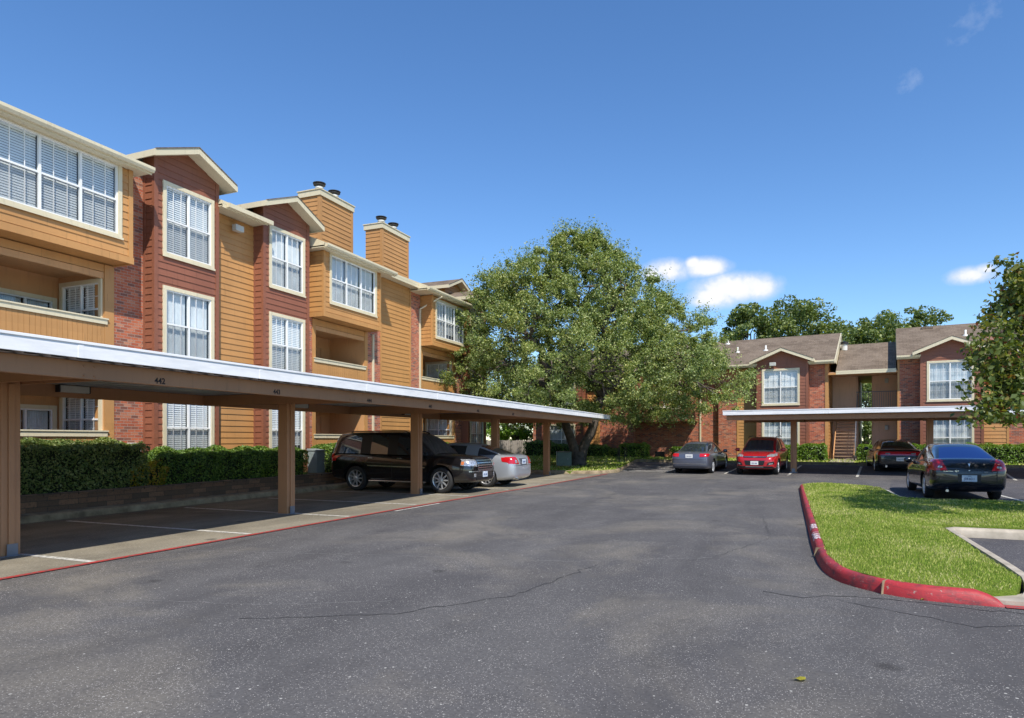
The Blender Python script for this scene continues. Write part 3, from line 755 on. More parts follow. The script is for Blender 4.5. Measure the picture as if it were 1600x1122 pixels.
# ================================================================== far building across the lot
def build_far():
    F = Fac('far', 40.7)
    # ---- right block with the stair
    off = (-2., 43., .45); x, y = far(off[0], off[1])
    root = thing('apartment_building', 'two-storey brick and siding block with an outdoor stair in its middle, behind the far carport', 'building', (x, y, off[2]), -PHI)
    zb = .3
    W2, W1 = 3.55, .68
    def side_trim(s0, s1, n, z0, z1, mat='mustard', name='trim_board', n0=-.1):
        b = MB(); board(b, F, s0, s1, n0, n, z0, z1); b.build(name, mat, root, off)
    # left wing of the block: a from -8.8 to -2.9
    pier(root, F, off, -8.95, -7.88, 0, zb, 5.8)
    siding_panel(root, F, off, -7.88, -6.66, 0, zb, 5.8)
    bay(root, F, off, -6.62, -3.95, .70, zb, [(-6.36, W2, 'bay_far'), (-6.36, W1, 'bay_low')], 'bay_far', 6.06, .4167, over=.33, n_over=.42)
    flood(root, F, off, -5.75, .73, 5.88)
    pier(root, F, off, -3.95, -3.12, 0, zb, 6.1)
    # gable end wall of the wing, facing the stair
    zr = 5.9 + 5.2*.4167
    g = MB()
    P = lambda t, z: F(-2.98, t, z)
    siding(g, F, -9.6, 0, -2.98, zb, 5.9, side=1)
    siding(g, F, -9.6, 0, -2.98, 5.9, zr, side=1, lim=lambda z: (-4.6-4.6*(zr-z)/(zr-5.9), -4.6+4.6*(zr-z)/(zr-5.9)))
    board(g, F, -3.13, -2.955, -.12, .03, zb, 5.9)
    g.build('gable_wall', 'mustard', root, off)
    def eaves(r_, o_, s0, s1, bays, z):
        cuts = [s0]
        for b0, b1 in bays: cuts += [b0, b1]
        cuts.append(s1)
        for i, (a, b) in enumerate(zip(cuts, cuts[1:])):
            if i % 2 == 0: eave(r_, F, o_, a, b, .62, z, n_ridge=-4.6)
            else: eave(r_, F, o_, a+.002, b-.002, -.05, z+.67*.4167, n_ridge=-4.6, gutter=False)
    eaves(root, off, -9.35, -2.62, [(-6.62, -3.95)], 5.96)
    rk = MB()
    for (n0, n1) in ((.62, -4.6), (-9.82, -4.6)):
        z0_, z1_ = 5.96, 5.96+5.22*.4167
        rk.hexa([F(-2.615, n0, z0_-.14), F(-2.58, n0, z0_-.14), F(-2.615, n1, z1_-.14), F(-2.58, n1, z1_-.14), F(-2.615, n0, z0_+.03), F(-2.58, n0, z0_+.03), F(-2.615, n1, z1_+.03), F(-2.58, n1, z1_+.03)])
    rk.build('rake_board', 'cream', root, off)
    # stair hall a -2.95 .. .36
    z_up = 3.25
    h = MB()
    nb = -2.9
    # landing slab, back walls with the passage through the building, ceiling
    board(h, F, -2.95, .36, nb, -1.6, z_up-.25, z_up)
    for (zz, zt) in ((zb, z_up-.25), (z_up, 5.6)):
        board(h, F, -2.95, -1.68, nb-.15, nb, zz, zt); board(h, F, -.82, .36, nb-.15, nb, zz, zt)
        board(h, F, -1.68, -1.60, nb-6.2, nb-.151, zz, zt); board(h, F, -.90, -.82, nb-6.2, nb-.151, zz, zt)
    board(h, F, -1.60, -.90, nb-6.2, nb-.152, z_up-.2, z_up-.05); board(h, F, -1.68, -.82, nb-6.2, nb, 5.35, 5.45)
    board(h, F, -2.95, .36, nb, -.2, 5.30, 5.36)
    h.build('stair_hall', 'peach', root, off)
    eave(root, F, off, -2.57, .30, .25, 5.36, n_ridge=-4.6, gutter=False)
    ft = MB(); board(ft, F, -2.95, .36, -.15, .24, 5.18, 5.29); ft.build('fascia_board', 'mustard', root, off)
    # passage door shadow side, lamps
    for (s, z) in ((-.15, 5.0), (-.15, 2.3)):
        l = MB(); board(l, F, s-.09, s+.09, nb, nb+.13, z-.14, z+.12); l.build('wall_lamp', 'light_fixture', root, off, bevel=.02)
    # railing on the landing
    r = MB()
    r.tube([F(-1.65, -1.65, z_up+1.05), F(.36, -1.65, z_up+1.05)], .025, 8); r.tube([F(-1.65, -1.65, z_up+.1), F(.36, -1.65, z_up+.1)], .02, 8)
    k = -1.6
    while k < .36: r.tube([F(k, -1.65, z_up+.1), F(k, -1.65, z_up+1.05)], .010, 6); k += .11
    r.build('landing_railing', 'rail_metal', root, off)
    # stair: open treads between two stringers
    n_start, n_end, nst = .15, -3.15, 15
    s0, s1 = -2.72, -1.66
    stt = MB(); str_ = MB()
    run = (n_start-1.65-0.0+1.65-(-1.6))/nst if False else (n_start+1.62)/nst*1.0
    run = (n_start + 3.0)/nst; z0 = .52; rise = (z_up - z0)/nst
    for k in range(nst):
        n = n_start - k*run; z = z0 + (k+1)*rise
        board(stt, F, s0+.05, s1-.05, n-run-.02, n, z-.05, z)
        board(stt, F, s0+.05, s1-.05, n-.03, n-.003, z-.11, z-.051, 1) if False else None
    so = stt.build('stair_treads', 'step_wood', root, off, bevel=.006)
    for s in (s0, s1-.045):
        str_.hexa([F(s, n_start+.05, z0-.1), F(s+.045, n_start+.05, z0-.1), F(s, n_start-nst*run, z_up-.28), F(s+.045, n_start-nst*run, z_up-.28),
                   F(s, n_start+.05, z0+.22), F(s+.045, n_start+.05, z0+.22), F(s, n_start-nst*run, z_up+.03), F(s+.045, n_start-nst*run, z_up+.03)])
    x = str_.build('stringer', 'mustard_lifted', so); x.location = tuple(-q for q in off)
    hr = MB()
    for s in (s1+.02,):
        hr.tube([F(s, n_start+.1, z0-.05), F(s, n_start+.1, z0+1.0), F(s, n_start-nst*run, z_up+1.0)], .022, 8)
        for k in range(0, nst+1):
            n = n_start-k*run; z = z0+k*rise; hr.tube([F(s, n, z+.05), F(s, n, z+1.0-.02)], .011, 6)
        hr.tube([F(s, n_start+.1, z0+.12), F(s, n_start-nst*run, z_up+.12)], .018, 8)
    hr.build('handrail', 'rail_metal', root, off)
    # right wing
    side_trim(.36, .46, .03, zb, 5.9, 'mustard', n0=-4.2)
    pier(root, F, off, .46, 1.42, 0, zb, 6.1)
    bay(root, F, off, 1.40, 4.03, .70, zb, [(1.66, W2, 'bay_far_b'), (1.66, W1, 'bay_low')], 'bay_far', 6.10, .4167, over=.35, n_over=.42)
    siding_panel(root, F, off, 4.03, 5.15, 0, zb, 5.8)
    pier(root, F, off, 5.15, 8.4, 0, zb, 5.8)
    siding_panel(root, F, off, 8.4, 14.5, 0, zb, 5.8)
    eaves(root, off, .32, 14.8, [(1.40, 4.03)], 5.98)
    for (s, n) in ((-8.2, -1.9), (-6.55, -1.9), (3.55, -2.3), (-9.2, -3.9)):
        v = MB(); p = F(s, n, 5.96+(.62-n)*.4167)
        G = lambda a_, b_, c_, p=p: (p[0]+a_, p[1]+b_, p[2]+c_)
        v.lathe([(.16, -.02), (.13, .06), (.05, .10), (.05, .34), (.0, .35)], 14, 0, G); v.build('roof_vent', 'flue_white', root, off, smooth=True)
    v = MB(); p = F(-2.35, -3.6, 6.95); G = lambda a_, b_, c_, p=p: (p[0]+a_, p[1]+b_, p[2]+c_)
    v.lathe([(.16, 0), (.16, .36), (.24, .38), (.24, .42), (.2, .46), (.24, .50), (.0, .56)], 18, 0, G, [0, 1, 1, 1, 1, 1]); v.build('flue_cap', ['flue_white', 'flue_dark'], root, off)
    v = MB(); board(v, F, 1.6, 2.15, -4.35, -4.0, 7.95, 8.10); v.build('ridge_vent', 'shingles', root, off)
    bw = MB(); bw.face([F(-8.95, -9.4, zb), F(-2.98, -9.4, zb), F(-2.98, -9.4, 5.9), F(-8.95, -9.4, 5.9)]); bw.face([F(.36, -9.4, zb), F(14.5, -9.4, zb), F(14.5, -9.4, 5.9), F(.36, -9.4, 5.9)])
    bw.face([F(.36, -9.4, zb), F(.36, 0, zb), F(.36, 0, 5.9), F(.36, -9.4, 5.9)]); bw.face([F(-8.95, -9.4, zb), F(-8.95, 0, zb), F(-8.95, 0, 5.9), F(-8.95, -9.4, 5.9)]); bw.face([F(14.5, -9.4, zb), F(14.5, 0, zb), F(14.5, 0, 5.9), F(14.5, -9.4, 5.9)])
    bw.build('back_wall', 'mustard', root, off)

    # ---- wing behind the oak
    off2 = (-15., 43., .4); x, y = far(off2[0], off2[1])
    r2 = thing('apartment_building', 'brick apartment wing half hidden behind the big oak tree, with a boxed-out upper floor', 'building', (x, y, off2[2]), -PHI)
    zb = .1
    pier(r2, F, off2, -21.6, -20.5, 0, zb, 5.8)
    bay(r2, F, off2, -20.5, -17.5, .70, zb, [(-20.05, W2, 'bay_far'), (-20.05, W1-.1, 'bay_low')], 'bay_far', 6.06, .4167, over=.33)
    siding_panel(r2, F, off2, -17.5, -16.6, 0, zb, 5.8)
    pier(r2, F, off2, -16.6, -14.3, 0, zb, 5.8)
    pier(r2, F, off2, -14.3, -9.0, -.35, zb, 5.8)
    pb = MB(); board(pb, F, -14.0, -10.25, -.36, .55, 2.72, 2.98); siding(pb, F, -14.0, -10.25, .55, 2.98, 5.8); siding(pb, F, -.36, .55, -14.0, 2.98, 5.8, side=-1); siding(pb, F, -.36, .55, -10.25, 2.98, 5.8, side=1)
    pb.build('projecting_box', 'red_siding', r2, off2)
    place_window('bay_far', r2, F, -13.1, .56, 3.5, off2)
    downspout(r2, F, off2, -10.1, -.35, .2, 5.8)
    vg = MB()
    board(vg, F, -12.95, -12.35, -.35, -.30, .30, .85, 0)
    k = .34
    while k < .82: board(vg, F, -12.92, -12.38, -.301, -.28, k, k+.022, 0); k += .05
    vg.build('vent_grille', 'plastic_black', r2, off2)
    eaves(r2, off2, -21.95, -9.36, [(-20.5, -17.5)], 5.96)
    bw = MB(); bw.face([F(-21.6, -9.4, zb), F(-9.0, -9.4, zb), F(-9.0, -9.4, 5.9), F(-21.6, -9.4, 5.9)])
    for s in (-21.6, -9.0): bw.face([F(s, -9.4, zb), F(s, 0 if s < -20 else -.4, zb), F(s, 0 if s < -20 else -.4, 5.9), F(s, -4.6, 7.9), F(s, -9.4, 5.9)])
    bw.build('back_wall', 'mustard', r2, off2)
build_far()
# ------------------------------------------------------------------ cars
def eval_mesh(o):
    dg = bpy.context.evaluated_depsgraph_get(); dg.update()
    me = bpy.data.meshes.new_from_object(o.evaluated_get(dg))
    V = [tuple(v.co) for v in me.vertices]; Fc = [tuple(p.vertices) for p in me.polygons]; Mi = [p.material_index for p in me.polygons]
    bpy.data.meshes.remove(me); return V, Fc, Mi
def raw(V, Fc, Mi, nm, sub=2):
    me = bpy.data.meshes.new(nm); me.from_pydata(V, [], Fc)
    for k in range(8): me.materials.append(M['dark_interior'])
    me.polygons.foreach_set('material_index', Mi); me.update()
    o = bpy.data.objects.new(nm, me); COL.objects.link(o)
    if sub: m_ = o.modifiers.new('s', 'SUBSURF'); m_.levels = sub; m_.render_levels = sub
    return o
def loft(sections, mats):
    """sections: list of point lists; mats(i,k) -> material"""
    V = []; Fc = []; Mi = []; n = len(sections[0])
    for s in sections: V += s
    for i in range(len(sections)-1):
        for k in range(n-1):
            Fc.append((i*n+k, i*n+k+1, (i+1)*n+k+1, (i+1)*n+k)); Mi.append(mats(i, k))
    return V, Fc, Mi
def lerp_tab(tab, x, c):
    for p, q in zip(tab, tab[1:]):
        if p[0] <= x <= q[0]: t = (x-p[0])/(q[0]-p[0]); return p[c]*(1-t)+q[c]*t
    return tab[0][c] if x < tab[0][0] else tab[-1][c]
class Car:
    def __init__(s, name, label, paint, low, gh, wheels, wr, loc, heading, cat='car', pillar=None, group=None, tilt=0.):
        s.paint = paint; s.low = low; s.W = wheels; s.wr = wr
        s.root = thing(name, label, cat, loc, heading - PI/2, group or 'cars parked round the lot')     # local +x is the nose: heading = angle of nose from +X minus...
        s.root.rotation_euler = (0, -tilt, heading)
        # lower body
        secs = []
        for (x, zb, zt, w) in low:
            h = zt-zb
            half = [(w*.80, zb), (w*.955, zb+.05*min(1, h*2)), (w*.99, zb+.22*h), (w, zb+.50*h), (w*.985, zb+.74*h), (w*.93, zb+.925*h), (w*.80, zb+.985*h), (w*.45, zt)]
            ring = [(x, 0, zb)] + [(x, a, b) for a, b in half] + [(x, 0, zt+.005)] + [(x, -a, b) for a, b in half[::-1]]
            secs.append(ring)
        n = len(secs[0]); V = []; Fc = []
        for r in secs: V += r
        for i in range(len(secs)-1):
            for k in range(n): Fc.append((i*n+k, i*n+(k+1) % n, (i+1)*n+(k+1) % n, (i+1)*n+k))
        # caps as quads fans to a centre
        for i, rev in ((0, True), (len(secs)-1, False)):
            x = low[i][0]; zc = (low[i][1]+low[i][2])/2; c = len(V); V.append((x + (-.015 if rev else .015), 0, zc))
            for k in range(n):
                t = (i*n+k, i*n+(k+1) % n, c); Fc.append(t[::-1] if rev else t)
        # consistent outward orientation
        o = raw(V, Fc, [0]*len(Fc), 'tmp_low', 2)
        bm = bmesh.new(); bm.from_mesh(o.data); bmesh.ops.recalc_face_normals(bm, faces=bm.faces); bm.to_mesh(o.data); bm.free()
        cutters = []
        for wx in wheels:
            cb = MB(); R_ = wr*1.16
            cb.lathe([(0, -1.4), (R_, -1.4), (R_, 1.4), (0, 1.4)], 40, 0, lambda a, b, c, wx=wx: (wx+a, c, wr+.015+b))
            me = bpy.data.meshes.new('c'); me.from_pydata(cb.v, [], cb.f); me.update()
            b2 = bmesh.new(); b2.from_mesh(me); bmesh.ops.remove_doubles(b2, verts=b2.verts, dist=1e-5); bmesh.ops.recalc_face_normals(b2, faces=b2.faces); b2.to_mesh(me); b2.free()
            c = bpy.data.objects.new('c', me); COL.objects.link(c); cutters.append(c)
            md = o.modifiers.new('b', 'BOOLEAN'); md.operation = 'DIFFERENCE'; md.solver = 'EXACT'; md.object = c
        V, Fc, Mi = eval_mesh(o); bpy.data.objects.remove(o)
        for c in cutters: bpy.data.objects.remove(c)
        Mi = []
        for f in Fc:
            cx = sum(V[i][0] for i in f)/len(f); cz = sum(V[i][2] for i in f)/len(f)
            dk = max(abs(math.hypot(V[i][0]-wx, V[i][2]-wr-.015) - wr*1.16) for i in f for wx in [min(wheels, key=lambda q: abs(q-cx))])
            Mi.append(1 if dk < .012 or cz < low[len(low)//2][1]+.012 else 0)
        # greenhouse
        secs = []; kinds = []
        for (x, zr, wr_, wb_, kd) in gh:
            zb = lerp_tab(low, x, 2) - .07
            wbl = wb_
            zm = zb + (zr-zb)*.5
            if kd == 'end':
                half = [(wbl, zb), (wbl*.99, zb+.015), (wbl*.97, zb+.03), (wbl*.93, zb+.045), (wbl*.5, zb+.062)]
            else:
                half = [(wbl, zb), (wbl+(wr_-wbl)*.45, zm), (wr_, zr-.075), (wr_-.075, zr-.022), (wr_*.5, zr)]
            secs.append([(x, a, b) for a, b in half] + [(x, 0, half[-1][1]+.008)] + [(x, -a, b) for a, b in half[::-1]]); kinds.append(kd)
        def gm(i, k):
            kk = min(k, 9-k)     # 0..4 per side over 10 strips
            kd = gh[i][4] if gh[i][4] in ('rear', 'front', 'pillar', 'cpil') else None
            a, b = gh[i], gh[i+1]
            span = s.span(a, b)
            if kk >= 3: return {'rear': 3, 'front': 2}.get(span, 0)
            if kk == 2: return 0
            if span in ('pillar',): return 4
            if span in ('cpil',): return 0
            return 1
        s.gh = gh
        V2, F2, M2 = loft(secs, gm)
        o = raw(V2, F2, M2, 'tmp_gh', 2); G = eval_mesh(o); bpy.data.objects.remove(o)
        V2, F2, M2 = G
        # assemble
        off = len(V)
        bodyV = V + V2; bodyF = Fc + [tuple(i+off for i in f) for f, m_ in zip(F2, M2) if m_ in (0, 4)]
        bodyM = Mi + [(2 if m_ == 4 else 0) for m_ in M2 if m_ in (0, 4)]
        s.body = s.mesh('body', bodyV, bodyF, bodyM, [paint, 'plastic_black', 'plastic_black' if pillar is None else pillar])
        s.bvh = BVHTree.FromPolygons([Vector(v) for v in V + V2], Fc + [tuple(i+off for i in f) for f in F2])
        for idx, nm in ((2, 'windshield'), (3, 'rear_window')):
            s.mesh(nm, V2, [f for f, m_ in zip(F2, M2) if m_ == idx], None, ['car_glass'])
        for sg in (1, -1):
            fs = [f for f, m_ in zip(F2, M2) if m_ == 1 and sg*sum(V2[i][1] for i in f) > 0]
            par = {}
            def find(a):
                while par.setdefault(a, a) != a: par[a] = par[par[a]]; a = par[a]
                return a
            for f in fs:
                for i in f[1:]: par[find(f[0])] = find(i)
            isl = {}
            for f in fs: isl.setdefault(find(f[0]), []).append(f)
            for g in isl.values(): s.mesh('side_window', V2, g, None, ['car_glass'])
        s.wheels()
    def span(s, a, b): return a[4] if a[4] in ('rear', 'front', 'pillar', 'cpil', 'mid') else 'mid'
    def mesh(s, nm, V, Fc, Mi, mats, parent=None):
        used = sorted({i for f in Fc for i in f}); mp = {j: k for k, j in enumerate(used)}
        me = bpy.data.meshes.new(nm); me.from_pydata([V[i] for i in used], [], [tuple(mp[i] for i in f) for f in Fc])
        for m_ in mats: me.materials.append(M[m_])
        if Mi: me.polygons.foreach_set('material_index', Mi)
        me.polygons.foreach_set('use_smooth', [True]*len(Fc)); me.update()
        try: me.set_sharp_from_angle(angle=math.radians(42))
        except Exception: pass
        o = bpy.data.objects.new(nm, me); COL.objects.link(o); o.parent = parent or s.root
        return o
    def wheels(s):
        for wx in s.W:
            for sg in (1, -1):
                hw = s.low[len(s.low)//2][3]
                yo = sg*(hw - .03)       # outer face
                R = s.wr; T = MB()
                F = lambda a, b, c, wx=wx, yo=yo, sg=sg: (wx+a, yo - sg*(.11 - c) , R+b)
                prof = [(R*.66, -.09), (R*.80, -.11), (R*.93, -.105), (R*.99, -.07), (R, -.02), (R, .03), (R*.99, .07), (R*.93, .10), (R*.80, .112), (R*.68, .095)]
                T.lathe([(a, c*sg) for a, c in prof], 36, 0, lambda a, b, c, wx=wx, yo=yo, sg=sg: (wx+a, yo-sg*.11+c, R+b))
                w = T.build('wheel', 'tyre_rubber', s.root, smooth=True)
                rb = MB(); G = lambda a, b, c, wx=wx, yo=yo, sg=sg: (wx+a, yo-sg*.11+sg*c, R+b)
                rr = R*.68
                rb.lathe([(rr, .098), (rr*.94, .09), (rr*.90, .02), (rr*.88, -.08)], 36, 0, G)
                rb.lathe([(rr*.89, -.02), (0, -.02)], 36, 1, G)
                ns = s.spokes if hasattr(s, 'spokes') else 9
                for k in range(ns):
                    a = 2*PI*k/ns; ca, sa = math.cos(a), math.sin(a)
                    def Q(r, t, c): return G(r*ca - t*sa, r*sa + t*ca, c)
                    rb.hexa([Q(.04, -.028, .055), Q(.04, .028, .055), Q(rr*.92, -.020, .06), Q(rr*.92, .020, .06), Q(.04, -.022, .09), Q(.04, .022, .09), Q(rr*.92, -.014, .086), Q(rr*.92, .014, .086)], 0)
                rb.lathe([(.062, .05), (.062, .092), (.03, .10), (0, .10)], 16, 0, G)
                rb.build('rim', ['rim_alloy', 'plastic_black'], w, smooth=False)
    def patch(s, nm, axis, poly, mat, eps=.006, parent=None, step=.04, thick=None, zlim=None):
        """a piece that follows the body surface, cast on from outside"""
        bm = bmesh.new(); vs = [bm.verts.new((p[0], p[1], 0)) for p in poly]; bm.faces.new(vs)
        for c in (0, 1):
            lo, hi = min(p[c] for p in poly), max(p[c] for p in poly); k = lo + step
            while k < hi - 1e-4:
                no = (1, 0, 0) if c == 0 else (0, 1, 0); co = (k, 0, 0) if c == 0 else (0, k, 0)
                bmesh.ops.bisect_plane(bm, geom=bm.verts[:]+bm.edges[:]+bm.faces[:], plane_co=co, plane_no=no); k += step
        bmesh.ops.triangulate(bm, faces=[f for f in bm.faces if len(f.verts) > 4])
        bm.verts.index_update(); out = []; ok = []
        for v in bm.verts:
            a, b = v.co.x, v.co.y
            if axis == 'rear': o, d = Vector((-6, a, b)), Vector((1, 0, 0))
            elif axis == 'front': o, d = Vector((6, a, b)), Vector((-1, 0, 0))
            elif axis == 'right': o, d = Vector((a, -6, b)), Vector((0, 1, 0))
            elif axis == 'left': o, d = Vector((a, 6, b)), Vector((0, -1, 0))
            else: o, d = Vector((a, b, 6)), Vector((0, 0, -1))
            h = s.bvh.ray_cast(o, d)
            if h[0] is None: out.append((0, 0, 0)); ok.append(False)
            else:
                nn = h[1] if h[1].dot(d) < 0 else -h[1]
                q = h[0] + nn*eps - d*.001; out.append(tuple(q)); ok.append(True)
        Fc = []
        for f in bm.faces:
            ids = [v.index for v in f.verts]
            if not all(ok[i] for i in ids): continue
            pts = [Vector(out[i]) for i in ids]
            if max((p-q).length for p in pts for q in pts) > .45: continue
            Fc.append(tuple(ids))
        bm.free()
        if not Fc: return None
        return s.mesh(nm, out, Fc, None, [mat], parent)
    def strip(s, nm, axis, pts, w, mat, eps=.004, parent=None):
        """thin line along pts"""
        obs = []; V = []; Fc = []
        for p, q in zip(pts, pts[1:]):
            n_ = max(1, int(math.hypot(q[0]-p[0], q[1]-p[1])/.05)); L_ = math.hypot(q[0]-p[0], q[1]-p[1]); ux, uy = -(q[1]-p[1])/L_*w/2, (q[0]-p[0])/L_*w/2
            row = []
            for k in range(n_+1):
                t = k/n_; c = (p[0]+(q[0]-p[0])*t, p[1]+(q[1]-p[1])*t)
                pr = []
                for sg in (-1, 1):
                    a, b = c[0]+sg*ux, c[1]+sg*uy
                    o, d = {'rear': (Vector((-6, a, b)), Vector((1, 0, 0))), 'front': (Vector((6, a, b)), Vector((-1, 0, 0))), 'right': (Vector((a, -6, b)), Vector((0, 1, 0))), 'left': (Vector((a, 6, b)), Vector((0, -1, 0))), 'top': (Vector((a, b, 6)), Vector((0, 0, -1)))}[axis]
                    h = s.bvh.ray_cast(o, d)
                    pr.append(tuple(h[0] + (h[1] if h[1].dot(d) < 0 else -h[1])*eps) if h[0] else None)
                row.append(pr)
            for a, b in zip(row, row[1:]):
                if None in a or None in b: continue
                i = len(V); V += [a[0], a[1], b[1], b[0]]; Fc.append((i, i+1, i+2, i+3))
        return V, Fc
    def seams(s, axis_lists, mat='plastic_black', nm='panel_gaps', w=.010, eps=.003):
        V = []; Fc = []
        for axis, pts in axis_lists:
            v, f = s.strip(nm, axis, pts, w, mat, eps); o = len(V); V += v; Fc += [tuple(i+o for i in q) for q in f]
        me = s.body.data; bm = bmesh.new(); bm.from_mesh(me); k = len(me.materials); me.materials.append(M[mat])
        vs = [bm.verts.new(v) for v in V]
        for f in Fc:
            try: q = bm.faces.new([vs[i] for i in f]); q.material_index = k
            except ValueError: pass
        bm.to_mesh(me); bm.free()
    def hit(s, axis, a, b):
        o, d = {'rear': (Vector((-6, a, b)), Vector((1, 0, 0))), 'front': (Vector((6, a, b)), Vector((-1, 0, 0))), 'right': (Vector((a, -6, b)), Vector((0, 1, 0))), 'left': (Vector((a, 6, b)), Vector((0, -1, 0))), 'top': (Vector((a, b, 6)), Vector((0, 0, -1)))}[axis]
        h = s.bvh.ray_cast(o, d); return h[0]
    def block(s, nm, c, size, mat, parent=None, bevel=.01):
        b = MB(); b.box(c[0]-size[0]/2, c[0]+size[0]/2, c[1]-size[1]/2, c[1]+size[1]/2, c[2]-size[2]/2, c[2]+size[2]/2)
        return b.build(nm, mat, parent or s.root, bevel=bevel)
    def mirror_pair(s, x, y, z, mat=None):
        for sg in (1, -1):
            mb = MB(); prof = [(0, -.13), (.055, -.12), (.085, -.06), (.09, 0), (.085, .06), (.06, .115), (0, .125)]
            mb.lathe(prof, 16, 0, lambda a, b, c, sg=sg: (x + a*.75 - .02, sg*(y + .06) + c*.8, z + b*.95))
            mb.box(x-.02, x+.03, min(sg*(y-.12), sg*y), max(sg*(y-.12), sg*y), z-.05, z-.015)
            m_ = mb.build('wing_mirror', mat or s.paint, s.root, smooth=True)
    def handles(s, xs, z, mat=None):
        for x in xs:
            for ax, sg in (('left', 1), ('right', -1)):
                h = s.hit(ax, x, z)
                if h: s.block('door_handle', (x, h.y+sg*.018, z), (.17, .03, .028), mat or s.paint)
    def plate(s, axis, z, txt, w=.33, hgt=.165, y=0., mat='plate_white', tmat='plate_blue'):
        sg = -1 if axis == 'rear' else 1
        xs = [s.hit(axis, y+dy, z+dz) for dy in (-w/2, 0, w/2) for dz in (-hgt/2, hgt/2)]
        x = (min if sg < 0 else max)(h.x for h in xs if h) + sg*.010
        b = MB(); b.box(x-.004, x+.004, y-w/2, y+w/2, z-hgt/2, z+hgt/2); b.box(x-.008*1, x-.0045 if sg > 0 else x+.008, y-w/2-.015, y+w/2+.015, z-hgt/2-.015, z+hgt/2+.015) if False else None
        p = b.build('number_plate', mat, s.root, bevel=.002)
        rz = -PI/2 if sg < 0 else PI/2
        text_mesh('plate_text', txt, .082, tmat, p, (x+sg*.0065, y, z-.014), (PI/2, 0, rz), .001, bold=.001, sx=.68)
        return p, x

def sedan_low(L, zd, zh, W, zb=.20, nose=.62, tail=.70):
    h = L/2; w = W/2
    return [(-h, .40, tail, w*.72), (-h+.04, .32, zd-.16, w*.86), (-h+.14, .27, zd-.035, w*.93), (-h+.35, .23, zd, w*.97), (-h+.8, zb, zd+.005, w), (-h+1.4, zb, zd-.01, w), (-.3, zb, zd-.05, w), (.5, zb, zd-.06, w), (1.0, zb, zh+.02, w), (h-1.2, zb, zh-.02, w), (h-.7, zb+.02, zh-.06, w*.98), (h-.3, .22, zh-.16, w*.92), (h-.08, .25, nose+.06, w*.80), (h, .32, nose-.04, w*.66)]
def sedan_gh(x0, x1, H, W, rear_run=.75, front_run=.85):
    w = W/2
    return [(x0, 0, .60*w, .80*w, 'end'), (x0+.02, 0, .60*w, .80*w, 'rear')] and \
        [(x0, 0, 0, .78*w, 'end'), (x0+rear_run, H-.045, .60*w, .86*w, 'cpil'), (x0+rear_run+.30, H-.015, .63*w, .88*w, 'mid'), (x0+rear_run+.95, H, .645*w, .89*w, 'pillar'), (x0+rear_run+1.05, H, .645*w, .89*w, 'mid'), (x1-front_run, H-.03, .625*w, .88*w, 'front'), (x1, 0, 0, .80*w, 'end')]
Car.span = lambda s, a, b: ('rear' if (a[4] == 'end' and a[0] < 0) else ('front' if b[4] == 'end' else a[4]))

